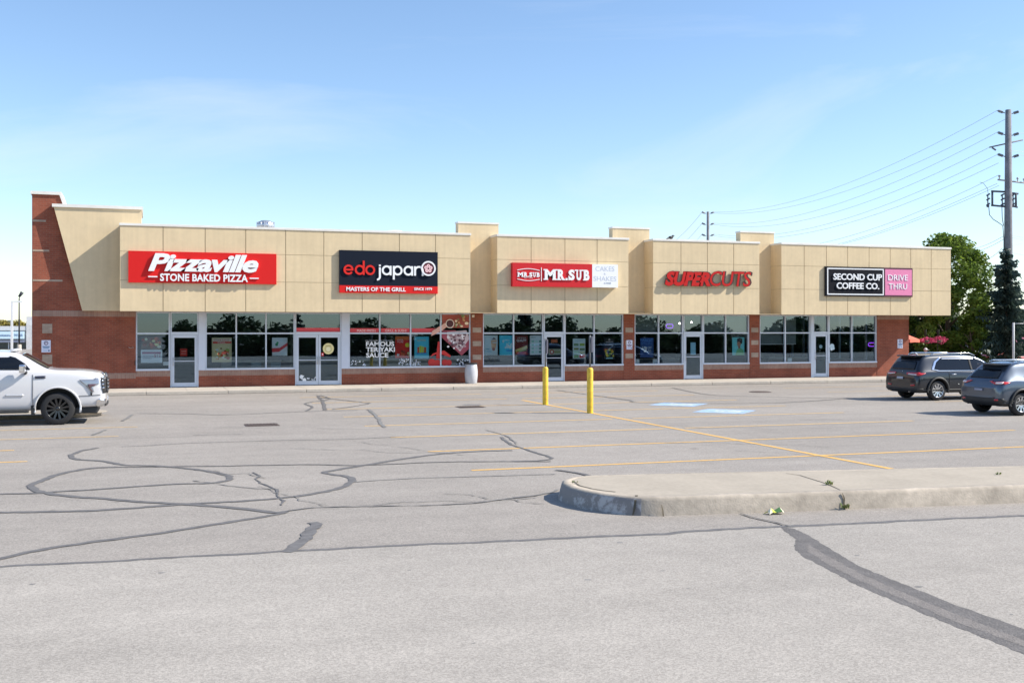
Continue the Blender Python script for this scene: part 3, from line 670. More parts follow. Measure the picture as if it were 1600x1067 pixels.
for k in range(5):
    a = R(90+72*k); ring(mb, cx+4*u*math.cos(a), cz+4*u*math.sin(a), .9*u, 2.7*u, Y, .06, n=12)
mb.build('emblem', [M_white, flat('5a1528'), flat('f2c8cc')], sg)
mb = MB(); Yb = Y-.004; ptext(mb, 'MASTERS OF THE GRILL', 541, 634, 448.3, 454.6, Yb, .02, bold=.025); ptext(mb, 'SINCE 1979', 647, 675, 449.4, 453.6, Yb, .02, bold=.02); mb.build('lettering', M_white, sg)
# 3 red sign with slab letters and white end
d = .25; sg = empty('shop_sign', (WX(801, YF), YF, WZ(801, 447, YF)), 'red shop sign with white slab letters and a pale white section at its right', 'shop sign')
mb = MB(); panel_px(mb, 801, 925.3, 410.3, 447.4, S0, d); mb.m = 1; mb.box(WX(925.3, S0-d)+.002, S0-d, WZ(801, 447.2, S0-d), WX(965.5, S0-d), S0, WZ(801, 410.3, S0-d))
mb.build('sign_panel', [mat('sign_crimson', (.56, .016, .024), .55, spec=.25), M_white], sg)
Y = S0-d
def slab(mb, a, b, t, r, dep):
    cells = [('M', 0, .285), ('R', .29, .455), ('.', .478, .51), ('S', .54, .675), ('U', .69, .845), ('B', .86, 1.0)]
    XA, XB = WX(a, Y), WX(b, Y); w = XB-XA; z0, z1 = WZ(a, r, Y), WZ(a, t, Y); h = z1-z0; k = .115*h
    for c, p, q in cells:
        x0, x1 = XA+p*w, XA+q*w
        if c == '.': mb.box(x0, Y-dep, z0, x0+.2*h, Y, z0+.2*h); continue
        ins = .05*w if c in 'MU' else (.03*w if c in 'RB' else 0)
        if c == 'U': text_geo(mb, c, x0+.5*ins, x1-.5*ins, z0, z1, Y, dep, bold=.05)
        elif c == 'M': text_geo(mb, c, x0+.5*ins, x1-.5*ins, z0, z1, Y, dep, bold=.05)
        elif c == 'S': text_geo(mb, c, x0, x1, z0, z1, Y, dep, bold=.05)
        else: text_geo(mb, c, x0+ins*.6, x1, z0, z1, Y, dep, bold=.05)
        e = dep+.002
        if c == 'M': [mb.box(x, Y-e, z, x+.095*w, Y, z+k) for x, z in ((x0, z0), (x1-.095*w, z0))]; [mb.box(x, Y-e, z1-k, x+.06*w, Y, z1) for x in (x0, x1-.06*w)]
        if c == 'R': mb.box(x0, Y-e, z0, x0+.09*w, Y, z0+k); mb.box(x1-.05*w, Y-e, z0, x1+.015*w, Y, z0+k); mb.box(x0, Y-e, z1-k, x0+.06*w, Y, z1)
        if c == 'U': [mb.box(x, Y-e, z1-k, x+.075*w, Y, z1) for x in (x0-.01*w, x1-.065*w)]
        if c == 'B': mb.box(x0, Y-e, z0, x0+.06*w, Y, z0+k); mb.box(x0, Y-e, z1-k, x0+.06*w, Y, z1)
        if c == 'S': mb.box(x0, Y-e, z0, x0+k*.8, Y, z0+.3*h); mb.box(x1-k*.9, Y-e, z1-.28*h, x1-.02*w, Y, z1)
mb = MB(); slab(mb, 849, 920.5, 420.6, 437.4, .04); slab(mb, 808, 843, 425.2, 432.6, .02)
XA, XB = WX(808, Y), WX(843, Y); zc = WZ(808, 429, Y)
for s_ in (1, -1):
    pr_ = [(XA+(XB-XA)*t/10, zc+s_*(.19+.07*math.sin(math.pi*t/10))) for t in range(11)]
    for (a, za), (b, zb_) in zip(pr_[:-1], pr_[1:]): mb.prism_y([(a, za-.014), (b, zb_-.014), (b, zb_+.014), (a, za+.014)], Y-.02, Y)
ptext(mb, 'EST. 1968', 819, 832, 433.8, 434.9, Y, .01)
mb.box(WX(845.2, Y), Y-.02, WZ(845, 439.5, Y), WX(846.2, Y), Y, WZ(845, 418, Y))
mb.build('lettering', M_white, sg)
mb = MB(); ptext(mb, 'CAKES', 930.5, 960, 416, 423.6, Y, .004); ptext(mb, '&', 943.5, 946.5, 426.5, 429.5, Y, .004); ptext(mb, 'SHAKES', 927.5, 963, 431.5, 439, Y, .004); ptext(mb, '& MORE', 944, 955, 441, 443.4, Y, .01)
mb.build('lettering', flat('bcc4d2'), sg)
# 4 loose red channel letters
sg = empty('shop_sign', (WX(1038, YF), YF, WZ(1038, 447, YF)), 'loose deep red letters mounted straight on the stucco without a panel', 'shop sign')
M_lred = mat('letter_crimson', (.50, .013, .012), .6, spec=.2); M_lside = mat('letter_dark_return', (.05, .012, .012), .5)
mb = MB(); Y = S0-.05; ptext(mb, 'SUPER', 1038, 1111, 423.2, 447, Y, .11, bold=.07, shear=.22, space=.86); 
mb.build('lettering', M_lside, sg)
mb = MB(); ptext(mb, 'SUPER', 1039, 1110.5, 423.8, 446.5, Y-.111, .006, bold=.055, shear=.22, space=.88); mb.build('lettering', M_lred, sg)
mb = MB(); ptext(mb, 'CUTS', 1108.5, 1174, 423.2, 447.3, Y, .11, bold=.018, shear=.16, space=.93); mb.build('lettering', M_lside, sg)
mb = MB(); ptext(mb, 'CUTS', 1109, 1173.5, 423.6, 447, Y-.111, .006, bold=.008, shear=.16, space=.93); mb.build('lettering', M_lred, sg)
# 5 black and pink sign
d = .10; sg = empty('shop_sign', (WX(1290, YF), YF, WZ(1290, 463, YF)), 'black shop sign with white border and a pink square at its right end', 'shop sign')
mb = MB(); panel_px(mb, 1290, 1381.6, 416.2, 462.6, S0, d); mb.m = 1; Y = S0-d
za, zb_ = WZ(1290, 462.6, Y), WZ(1290, 416.2, Y)
mb.box(WX(1381.6, Y)+.001, Y, za, WX(1426, Y), S0, zb_); mb.m = 2
mb.box(WX(1383, Y), Y-.004, za+.08, WX(1424.8, Y), Y-.001, zb_-.08); mb.m = 3
xa, xb = WX(1292.5, Y), WX(1380.8, Y); za, zb_ = za+.07, zb_-.07; t = .055
for q in ((xa, za, xb, za+t), (xa, zb_-t, xb, zb_), (xa, za+t, xa+t, zb_-t), (xb-t, za+t, xb, zb_-t)): mb.box(q[0], Y-.006, q[1], q[2], Y-.001, q[3])
mb.build('sign_panel', [mat('sign_black', '10131d', .7, spec=.15), flat('4a1530'), mat('sign_pink', 'dd7fa8', .5), M_white], sg)
mb = MB(); ptext(mb, 'SECOND CUP', 1301.5, 1377.3, 427.2, 437.3, Y, .05, bold=.02); ptext(mb, 'COFFEE CO.', 1306.5, 1373, 441.3, 451.3, Y, .05, bold=.02)
ptext(mb, 'DRIVE', 1387.5, 1418.3, 429.3, 438.1, Y-.004, .02); ptext(mb, 'THRU', 1388.5, 1417, 443, 451.8, Y-.004, .02); mb.build('lettering', M_white, sg)

# ================================================================== POSTERS AND DECALS (flat in the place)
def poster(name, label, cat, a, b, t, r, shapes, Y=YW+.16, bgc=None, group=None, ywob=True, th=.004, curve=0):
    x0, x1 = WX(a, Y), WX(b, Y); z0, z1 = WZ(a, r, Y), WZ(a, t, Y); w, h = x1-x0, z1-z0
    mats = []; mb = MB()
    gain = 2.1 if Y > GY else (1.35 if Y > YW else 1.15)
    def use(c):
        c = mat('print_%s_%d' % (c, gain*10), tuple(min(.9, v*gain) for v in lin(c)), .6)
        if c not in mats: mats.append(c)
        mb.m = mats.index(c)
    if bgc: use(bgc); mb.box(x0, Y, z0, x1, Y+th, z1)
    for k, s in enumerate(shapes):
        y = Y-.0012*(k+1); use(s[-1])
        if s[0] == 'r': mb.add([(x0+s[1]*w, y, z0+s[2]*h), (x0+s[3]*w, y, z0+s[2]*h), (x0+s[3]*w, y, z0+s[4]*h), (x0+s[1]*w, y, z0+s[4]*h)], [(0, 1, 2, 3)])
        elif s[0] == 'p': mb.add([(x0+p*w, y, z0+q*h) for p, q in s[1]], [list(range(len(s[1])))])
        elif s[0] == 'c': n = 16; mb.add([(x0+s[1]*w+s[3]*h*math.cos(6.2832*i/n)*(s[4] if len(s) > 5 else 1), y, z0+s[2]*h+s[3]*h*math.sin(6.2832*i/n)) for i in range(n)], [list(range(n))])
        elif s[0] == 't': text_geo(mb, s[1], x0+s[2]*w, x0+s[4]*w, z0+s[3]*h, z0+s[5]*h, y+.0012, .001, bold=s[6] if len(s) > 7 else 0)
    o = mb.build(name, mats, origin=(x0, Y, z0)); return tag(o, label, cat, group)
def blobs(seed, n, x0, y0, x1, y1, cols, r=(.03, .07)):
    q = random.Random(seed); return [('c', q.uniform(x0, x1), q.uniform(y0, y1), q.uniform(*r), q.uniform(.7, 1.6), q.choice(cols)) for _ in range(n)]
FOOD = ['8a3a26', 'b98a55', 'd8c39a', '6d2a1c', 'a8502e', 'c9a878', '5a3a20']
poster('window_poster', 'poster of a pizza above white price text in the leftmost window', 'poster', 220, 253.5, 526, 567,
       [('p', [(0, .55), (.9, .5), (1, .9), (.85, 1), (.12, .97)], '5b4336')]+blobs(1, 26, .08, .58, .92, .93, FOOD)+[('r', 0, 0, 1, .5, 'd5d8e6'), ('r', .06, .34, .94, .42, '7d4a66'), ('t', 'MEDIUM PIZZA', .1, .24, .6, .29, '6a6a80'), ('t', '2 TOPPINGS', .1, .15, .5, .2, '6a6a80'), ('t', '$12', .62, .2, .92, .33, '8a5060')], bgc='3c3a3a')
poster('window_notice', 'small white card low in the leftmost window beside the door', 'notice', 255, 264, 565, 571, [('r', .2, .4, .8, .6, '9aa2b5')], bgc='cdd3e2')
poster('window_poster', 'beige pizza poster with red heading in the second window bank', 'poster', 331, 362, 527.5, 566,
       [('r', .04, .86, .98, .95, 'c9a9a0'), ('t', 'STONE BAKED', .1, .87, .9, .94, 'a23a35'), ('r', .05, .76, .98, .84, 'b0413c'), ('t', 'DEAL', .3, .77, .7, .83, 'e8dfcf')]+blobs(2, 34, .15, .12, .85, .62, FOOD+['7d8a4a', 'e5dcc0'], (.025, .06)), bgc='a89c7c')
poster('window_poster', 'white poster with red ribbon and green sprig beside the double door', 'poster', 425, 449, 527.5, 556,
       [('p', [(0, .2), (.45, .22), (1, .55), (1, .72), (.5, .44), (0, .42)], 'b83a3e'), ('c', .3, .62, .08, '2c6a4a'), ('c', .36, .72, .06, '3a7a50'), ('r', .55, .78, .9, .9, 'a9b6be'), ('r', .6, .06, .95, .18, 'a9c4dc')], bgc='d3dde0')
poster('door_notice', 'square red notice on the glass of the leftmost door', 'notice', 281.5, 292.5, 544.5, 556.5, [('r', .15, .3, .85, .38, 'd88a80'), ('r', .15, .6, .85, .7, 'd88a80')], Y=YW+.08, bgc='c03428')
RED = 'c8444a'
poster('window_decal', 'plain red band across the pane over the double door', 'decal', 463, 531.5, 512.3, 519.7, [], Y=YW+.10, bgc=RED)
poster('window_decal', 'red band lettered above the sauce wording', 'decal', 547, 592, 513, 520.4, [('t', 'MADE FRESH', .24, .25, .88, .75, 'e8c8c4')], Y=YW+.10, bgc=RED)
poster('window_decal', 'red band lettered grill and sushi above the red menu poster', 'decal', 595.5, 640, 513, 520.4, [('t', 'GRILL & SUSHI', .14, .25, .88, .75, 'e8c8c4')], Y=YW+.10, bgc=RED)
poster('window_decal', 'short red band with a slanted end above the blue drinks poster', 'decal', 643.5, 687, 513, 520.4, [('p', [(0, 0), (.94, 0), (1, 1), (0, 1)], RED)], Y=YW+.10)
WH = 'e6e8ee'
poster('window_decal', 'white three line sauce wording across two panes', 'decal', 570, 617, 531, 560.5,
       [('t', 'YOU ARE SWEET TO YOUR OWN', 0, .93, .93, .985, 'b8bcc0'), ('t', 'FAMOUS', .04, .66, .98, .90, .03, WH), ('t', 'TERIYAKI', .04, .36, 1.0, .61, .03, WH), ('t', 'SAUCE', .04, .06, .78, .31, .03, WH)], Y=YW+.09)
def flowers(seed, n): 
    q = random.Random(seed); o = []
    for _ in range(n):
        a, c, s = q.random(), q.random()*.8, q.uniform(.09, .16); g = q.uniform(0, 3.14)
        o.append(('p', [(a+s*math.cos(g)*.5, c+s*math.sin(g)), (a+s*math.cos(g+1.2)*.28, c+s*math.sin(g+1.2)*.55), (a-s*math.cos(g)*.5, c-s*math.sin(g)), (a-s*math.cos(g+1.2)*.28, c-s*math.sin(g+1.2)*.55)], q.choice(['d7dae0', 'c4c9d2'])))
    return o
for i, (a, b, t, r, lab) in enumerate(((548, 571, 561, 572, 'white blossom decal at the lower left corner of the sauce window'), (623, 641, 558, 572, 'white blossom decal under the red menu poster'), (644, 657, 559, 572, 'white blossom decal under the blue drinks poster'), (712, 734, 559, 571, 'white blossom decal low in the pane above the litter bin'))):
    poster('window_decal', lab, 'decal', a, b, t, r, flowers(i+5, 26), Y=YW+.10)
poster('door_decal', 'white blossom decal at the foot of the left leaf of the double door', 'decal', 468, 493, 582, 596.5, [('c', .12, .55, .2, 'd7dae0'), ('c', .3, .2, .2, 'd7dae0')]+flowers(20, 14)[3:], Y=YW+.065)
poster('door_decal', 'round pale yellow decal on the right leaf of the double door', 'decal', 504, 522, 536, 553.5, [('c', .5, .5, .5, 'cfc38c'), ('c', .5, .48, .34, 'bfb07a'), ('r', .25, .74, .75, .8, '9a8a5a'), ('c', .5, .45, .2, 'd8cda8')], Y=YW+.065)
poster('door_notice', 'tiny red sticker below the round yellow decal', 'sticker', 502, 506, 551, 556, [('c', .5, .5, .2, 'f0d8d8')], Y=YW+.065, bgc='b82a2c')
poster('window_poster', 'red menu poster with food photo left of the blue drinks poster', 'poster', 617.5, 640.5, 525.5, 559.5,
       [('r', .0, .84, 1, 1, 'c8561f'), ('t', 'OVER', .14, .8, .55, .87, 'ecd9d0'), ('t', 'MORE', .14, .71, .55, .78, 'ecd9d0'), ('c', .82, .6, .1, 'd8ac2c'), ('r', .12, .1, .28, .2, 'e0c8c0')]+blobs(9, 18, .4, .1, .98, .35, FOOD+['d6b090']), bgc='b8231e')
poster('window_poster', 'bright blue drinks poster in the window of the navy signed shop', 'poster', 647.5, 670, 526, 560,
       [('t', 'SUMMER', .2, .78, .82, .88, 'c88a52'), ('r', .2, .26, .34, .52, 'c84a2c'), ('r', .36, .26, .5, .58, 'b8c024'), ('r', .52, .26, .64, .55, 'c8c42a'), ('r', .66, .26, .82, .52, 'b8562c'), ('r', .15, .2, .85, .26, '3878a8')], bgc='4aa2dc')
poster('window_decal', 'big red chilli shaped window decal over two panes', 'decal', 669, 705, 533, 572,
       [('p', [(.34, .3), (.42, .98), (.50, .98), (.52, .5), (.60, .28)], 'b02420'), ('p', [(.1, .38), (.45, .52), (.95, .34), (.98, .42), (.7, .62), (.5, .6), (.2, .5)], 'b02420'), ('c', .16, .14, .16, 'a82420'), ('c', .40, .12, .14, 'a82420'), ('c', .72, .14, .13, 'a82420'), ('c', .9, .13, .12, 'a82420')], Y=YW+.10)
poster('window_decal', 'large food platter decal on the panes next to the brick pillar', 'decal', 672, 735, 491.5, 556,
       [('p', [(.30, 1), (1, 1), (1, .68), (.30, .68)], '9c4a3c'), ('p', [(.30, .62), (.62, .62), (1, .40), (1, .20), (.78, 0), (.28, .45)], '8d3c48'), ('p', [(.42, .58), (.9, .62), (.98, .42), (.74, .1), (.42, .42)], 'b9a6a6')]
       + blobs(31, 46, .44, .18, .86, .56, ['6d4a50', 'd8cfcf', '8d6a70', '4c2c34', 'a88a8c'], (.015, .035))+[('p', [(.02, .48), (.3, .62), (.42, .72), (.36, .8), (.04, .6)], 'c79a8a'), ('c', .48, .78, .11, 'd8c4b4'), ('c', .48, .78, .09, '4a2426')]
       + blobs(32, 30, .62, .70, .97, .98, ['6d7a4a', 'b08a5c', '8d4a3c', 'd3bfa0'], (.015, .035)), Y=YW+.10)
poster('window_poster', 'mint green milkshake poster in the first pane right of the litter bin', 'poster', 756.5, 777.5, 523.8, 555,
       [('p', [(.55, .35), (.85, .35), (.95, .75), (.5, .75)], 'b88a70'), ('p', [(.55, .78), (.9, .78), (.72, .9)], '5a4a50'), ('r', .6, .6, .95, .66, 'e0d0b0'), ('c', .7, .3, .08, '8a5a50'), ('r', .08, .3, .4, .34, '5a8a98'), ('t', 'SHAKES', .08, .15, .55, .22, '4a90a8')], bgc='a9d6ce')
poster('window_poster', 'sky blue poster beside the mint milkshake poster', 'poster', 780.5, 801.5, 524, 555, [('t', 'CAKES', .25, .72, .75, .8, 'c4e4ec'), ('c', .55, .55, .05, '3a5a58'), ('c', .6, .45, .1, 'b8e0e8'), ('c', .8, .4, .08, 'c8dcd0'), ('r', .5, .2, .95, .26, '2868a0')]+blobs(12, 10, .2, .3, .9, .7, ['8ac8e4', 'a8d8e8']), bgc='3fa0da')
poster('window_poster', 'dark red sandwich poster left of the white menu sheet', 'poster', 805, 824.5, 524, 555, [('t', 'FRESH', .2, .84, .85, .9, 'c8b0a8'), ('t', 'QUALITY', .12, .66, .9, .8, .03, 'd8ccc8'), ('p', [(.02, .28), (.6, .42), (.95, .5), (.98, .34), (.5, .24), (.05, .18)], 'b8a070'), ('p', [(.02, .2), (.9, .3), (.9, .24), (.05, .13)], '7a8a3c')]+blobs(13, 12, .1, .05, .9, .15, ['8a3028', 'a84830']), bgc='5d1c1c')
poster('window_poster', 'white menu sheet with small grid of items', 'poster', 828, 848.5, 524, 554.5, [('t', 'MENU', .1, .86, .45, .93, '3c5a50')]+[('r', .12+.28*(i % 3), .1+.18*(i//3), .30+.28*(i % 3), .2+.18*(i//3), ['7aa090', '9ab4a4', '567a6c'][i % 3]) for i in range(12)], bgc='b9cfc6')
poster('door_poster', 'small orange sign high on the glass of the middle door', 'sign', 861, 871, 530, 535.5, [], Y=YW+.08, bgc='b5603c')
poster('door_poster', 'sandwich picture at waist height on the glass of the middle door', 'poster', 857.5, 876.5, 545, 554.5, [('c', .25, .5, .4, 'a84838'), ('c', .25, .5, .2, 'd8c8b8'), ('r', .45, .3, .95, .6, '8a8a5a')], Y=YW+.08, bgc='a0a088')
poster('window_poster', 'menu board poster with food photos in two columns', 'poster', 895, 914.5, 529, 560.5, [('r', .08, .64, .46, .76, '6a7a5c'), ('r', .55, .64, .95, .76, '7a8a3c'), ('r', .08, .44, .46, .54, '6a6a3c'), ('r', .55, .42, .95, .52, '5a6a4a'), ('r', .08, .04, .46, .2, '6f8a60'), ('r', .52, .04, .98, .2, 'a83a30'), ('t', 'MENU', .2, .84, .8, .92, '7a9098'), ('r', .08, .26, .46, .38, '9ab0a0'), ('r', .55, .26, .95, .38, 'a8a890')], bgc='a9c0c4')
poster('window_poster', 'dark burger poster in the pane by the second brick pillar', 'poster', 944, 960, 528.5, 561, [('c', .5, .93, .05, '9a8a8a'), ('r', .15, .8, .85, .85, '8a8080'), ('r', .1, .66, .9, .71, '8a7a78')]+blobs(15, 24, .08, .15, .92, .5, ['b8902c', 'c8a040', '8a3a20', '5a7a2c'], (.03, .06))+[('r', .15, .02, .8, .07, '8aa8a8')], bgc='1c1a1c')
poster('window_poster', 'dark blue poster reading 3 in pale digits by the notice', 'poster', 1000.5, 1021, 528, 558.5, [('t', 'HAIRCUT', .02, .82, .95, .96, '4c7ab0'), ('t', 'SPECIAL', .05, .66, .9, .8, '3c6698'), ('t', '$', .12, .42, .24, .56, 'a8c4dc'), ('t', '3', .25, .26, .5, .56, .05, 'c8dcec'), ('t', 'OFF', .55, .44, .85, .56, 'a8c4dc'), ('t', 'ALL', .55, .28, .85, .4, 'a8c4dc')], bgc='1d3d6c')
poster('window_notice', 'white card in the lower left corner of the salon window', 'notice', 993.5, 999, 561, 568, [], bgc='b8c8d0')
poster('window_notice', 'white card at the sill beside the first salon mullion', 'notice', 1020, 1028, 561, 567.5, [], bgc='c0ccd4')
poster('door_notice', 'tall white notices taped to the salon door glass', 'notice', 1079, 1087, 535, 554, [('r', .1, .3, .9, .35, '8aa8b0')], Y=YW+.08, bgc='a8ccd4')
poster('window_poster', 'pale blue portrait poster of a dark haired model in green', 'poster', 1144, 1163, 527, 555,
       [('c', .62, .78, .17, 1.0, '2a2226'), ('c', .55, .62, .14, .85, '9c6c58'), ('p', [(.48, .3), (.66, .3), (.64, .52), (.5, .52)], '8a5c4a'), ('p', [(.26, 0), (.98, 0), (.92, .28), (.68, .4), (.46, .36), (.36, .26)], '6f9c74'), ('p', [(.40, .72), (.70, .84), (.80, .60), (.84, .9), (.6, .98), (.4, .9)], '2a2226')], bgc='6fb4c4')
poster('window_notice', 'small white card at the sill of the coffee shop', 'notice', 1230.5, 1237, 559.5, 565, [], bgc='b4cccc')
poster('door_notice', 'round pale sticker on the coffee shop door', 'sticker', 1280, 1285, 538.5, 544.5, [('c', .5, .5, .5, 'c8d4dc')], Y=YW+.08)
poster('window_decal', 'pale round cluster decal beside the coffee shop door', 'decal', 1296.5, 1303.5, 537, 549, [('c', .5, .65, .35, 'a8bcc4'), ('c', .4, .3, .2, 'c0ccd4'), ('c', .8, .4, .2, 'a8bcc4')], Y=YW+.10)
# notice plates on brick
def plate(label, a, b, t, r, bluish):
    return poster('parking_notice_sign', label, 'sign', a, b, t, r, [('c', .5, .76, .17, '4a3a5c'), ('c', .5, .76, .11, 'd5d0de'), ('t', 'P', .42, .68, .58, .84, '3a3a5c'), ('r', .12, .42, .88, .5, '5a7898' if bluish else '6a5a6a'), ('r', .2, .3, .8, .38, '7a98b4' if bluish else '8a6a7a'), ('r', .2, .1, .6, .18, 'a0b0c8'), ('r', .7, .08, .9, .2, '6a7a98')], Y=YW-.012, bgc='c9cbdc', th=.01)
plate('white parking notice plate on the red brick end wall above the truck', 64.8, 79.2, 531.5, 550.5, True)
plate('white parking notice plate on the narrow pillar left of the salon', 979, 988, 531.5, 546, False)
plate('white parking notice plate on the brick at the right end', 1402.5, 1410.5, 530, 544, True)
mb = MB(); xx = x_(201); mb.tube([(xx, YW-.02, 1.78), (xx+.05, YW-.05, 1.73), (xx+.12, YW-.02, 1.75)], .012, 6); mb.tube([(xx+.16, YW-.02, 1.80), (xx+.17, YW-.04, 1.72)], .012, 6)
tag(mb.build('wall_hook', flat('b09a90'), origin=(xx, YW, 1.75)), 'small pale hook screwed to the brick left of the first window', 'hook')
# lit open signs in the windows
def neon(label, px0, px1, t, r, outer, inner, word='OPEN'):
    Y = YW+.35; x0, x1, z0, z1 = WX(px0, Y), WX(px1, Y), WZ(px0, r, Y), WZ(px0, t, Y); mb = MB(); n = 16
    q = [((x0+x1)/2+(x1-x0)/2*math.copysign(abs(math.cos(a))**.5, math.cos(a)), Y, (z0+z1)/2+(z1-z0)/2*math.copysign(abs(math.sin(a))**.5, math.sin(a))) for a in [6.2832*i/n for i in range(n+1)]]
    mb.tube(q, .018, 6); mb.m = 1; text_geo(mb, word, x0+.06, x1-.06, z0+.09, z1-.09, Y, .02)
    o = mb.build('neon_open_sign', [mat('neon_'+outer, outer, .5, emit=1.6), mat('neon_'+inner, inner, .5, emit=1.4)], origin=(x0, Y, z0)); tag(o, label, 'neon sign')
neon('glowing violet open sign in the salon transom pane', 1041, 1051.5, 506.5, 512.5, '7a2ad0', 'd02a8a')
neon('glowing violet and red open sign in the coffee shop window', 1357, 1367, 535.5, 541, '8a3ae0', 'e03030')
for px, py, d_ in ((1062, 505.3, 1.5), (1080.5, 503.5, 2.2)):
    Y = YW+d_; x = WX(px, Y); z = WZ(px, py, Y); t = empty('pendant_lamp', (x, Y, z), 'small lit lamp hanging %s inside the salon' % ('left of the door' if px < 1070 else 'above the door'), 'lamp')
    MB().tube([(x, Y, z+.05), (x, Y, 3.5)], .008, 5).build('lamp_cord', M_black, t); MB().ball((x, Y, z), .045).build('bulb', mat('lit_bulb', (1, .92, .8), .5, emit=6), t)
# interior furniture seen through the glass
def cafe_chair(px, d, label):
    Y = YW+d; x = WX(px, Y); mb = MB(); z = .14
    mb.box(x-.2, Y-.2, z+.44, x+.2, Y+.2, z+.48); mb.box(x-.2, Y-.22, z+.48, x+.2, Y-.18, z+.92)
    t = empty('cafe_chair', (x, Y, z), label, 'chair', 'pale chairs inside the pizza shop window')
    m = flat('8fa0a8'); MB().box(x-.2, Y-.2, z+.44, x+.2, Y+.2, z+.48).build('seat', m, t); MB().box(x-.2, Y-.24, z+.50, x+.2, Y-.21, z+.95).build('backrest', m, t)
    for sx in (-1, 1):
        for sy in (-1, 1): MB().tube([(x+sx*.17, Y+sy*.17, z), (x+sx*.17, Y+sy*.17, z+.44)], .012, 6).build('leg', M_steel, t)
cafe_chair(399.5, .9, 'pale chair behind the middle pane of the pizza shop'); cafe_chair(430, .9, 'pale chair below the white poster with red ribbon')
def counter(px0, px1, d, h, m, label, name='counter', cat='counter'):
    Y = YW+d; x0, x1 = WX(px0, Y), WX(px1, Y); t = empty(name, (x0, Y, .14), label, cat)
    MB().box(x0+.03, Y+.03, .14, x1-.03, Y+.6, h-.04).build('counter_body', m, t); MB().box(x0, Y, h-.04, x1, Y+.65, h).build('countertop', flat('b8b4a8'), t)
counter(345, 440, 3.2, 1.12, flat('8a8f90'), 'grey service counter deep inside the pizza shop')
counter(560, 725, 2.6, 1.15, flat('a08a5c'), 'tan service counter inside the navy signed shop')
counter(770, 845, 4, 1.15, flat('3a3a3a'), 'dark counter behind the sandwich posters')
counter(1000, 1062, 2.4, 1.05, flat('3c444c'), 'dark reception desk inside the salon')
counter(1200, 1262, 2.6, 1.05, flat('5a3c28'), 'brown wooden counter under the blinds of the coffee shop')

# ================================================================== THINGS ON THE ROOF
p = (WX(415, 50.5), 50.5); z = 6.12; zv = 6.45
v = empty('roof_vent', (p[0], p[1], z), 'round galvanised turbine vent above the leftmost red sign', 'roof vent')
mb = MB().lathe((p[0], p[1], z), [(.2, 0), (.2, .9)], 18); mb.build('vent_pipe', M_steel, v)
mb = MB().lathe((p[0], p[1], zv), [(.22, .52), (.36, .60), (.40, .75), (.36, .90), (.2, .98), (0, 1.0)], 22)
for k in range(14): a = k*.449; mb.box(p[0]+.39*math.cos(a)-.012, p[1]+.39*math.sin(a)-.012, zv+.6, p[0]+.39*math.cos(a)+.012, p[1]+.39*math.sin(a)+.012, zv+.92)
mb.build('vent_head', mat('galvanised', (.62, .63, .66), .35, metal=.8, var=.1), v)
p = (WX(616, 51), 51); mb = MB().lathe((p[0], p[1], z), [(.3, 0), (.3, .88), (.62, .90), (.6, .98), (.35, 1.07), (0, 1.1)], 24)
tag(mb.build('roof_cowl', M_cap, origin=(p[0], p[1], z)), 'low white domed roof cowl peeping over the cap above the navy sign', 'roof vent')
# black bird
bx, by, bz = WX(1048, 46.4), 46.4, 6.75
mb = MB(); mb.ball((bx, by, bz+.08), (.13, .07, .075)); mb.ball((bx+.12, by, bz+.16), (.055, .05, .05))
mb.tube([(bx+.05, by, bz+.1), (bx+.11, by, bz+.15)], [.06, .045], 8); mb.tube([(bx+.15, by, bz+.165), (bx+.22, by, bz+.155)], [.02, .004], 6)
mb.tube([(bx-.08, by, bz+.07), (bx-.28, by, bz-.04)], [.045, .03], 6)
for s_ in (-1, 1): mb.tube([(bx+.01, by+.03*s_, bz+.04), (bx+.02, by+.03*s_, bz-.12)], .008, 5)
tag(mb.build('crow', mat('black_feather', (.02, .02, .025), .5), origin=(bx, by, bz)), 'black bird perched on the parapet above the red letters', 'bird')
# ================================================================== LITTER BIN
p = (WX(736.2, 45.55), 45.55); b_ = empty('litter_bin', (p[0], p[1], SW), 'pale grey barrel litter bin with black lid against the brick pillar', 'litter bin')
MB().lathe((p[0], p[1], SW), [(0, 0), (.23, 0), (.25, .02), (.285, .35), (.285, .55), (.25, .82), (.24, .84)], 28).build('bin_body', mat('bin_grey', (.48, .49, .53), .5, var=.05), b_)
MB().lathe((p[0], p[1], SW), [(.25, .84), (.275, .85), (.275, .885), (.22, .90), (.15, .89), (.14, .80)], 28).build('bin_lid', M_black, b_)

# ================================================================== BOLLARDS WITH SIGN POSTS
M_boll = mat('bollard_yellow', (.72, .47, .035), .5, var=.2, scale=7, var2=.08, scale2=30)
for (px, py, h, top, lab) in ((849, 632.5, 1.25, 2.18, 'yellow bollard farther from camera, in front of the middle shop door'), (919.5, 645.5, 1.35, 2.3, 'nearer yellow bollard standing right of the other one')):
    g = G(px, py); x, y = 12.45, g.y
    b_ = empty('bollard', (x, y, 0), lab, 'bollard', 'yellow bollards on the centre line')
    MB().lathe((x, y, 0), [(.093, 0), (.093, h-.06), (.082, h-.03), (.05, h-.005), (0, h)], 22).build('bollard_post', M_boll, b_)
    MB().tube([(x, y, h-.02), (x, y, top)], .028, 8).build('sign_post', mat('dull_steel', (.16, .17, .18), .6, metal=.4), b_)
    MB().box(x+.03, y-.15, top-.5, x+.036, y+.15, top-.03).build('sign_plate', flat('a09aa0'), b_)

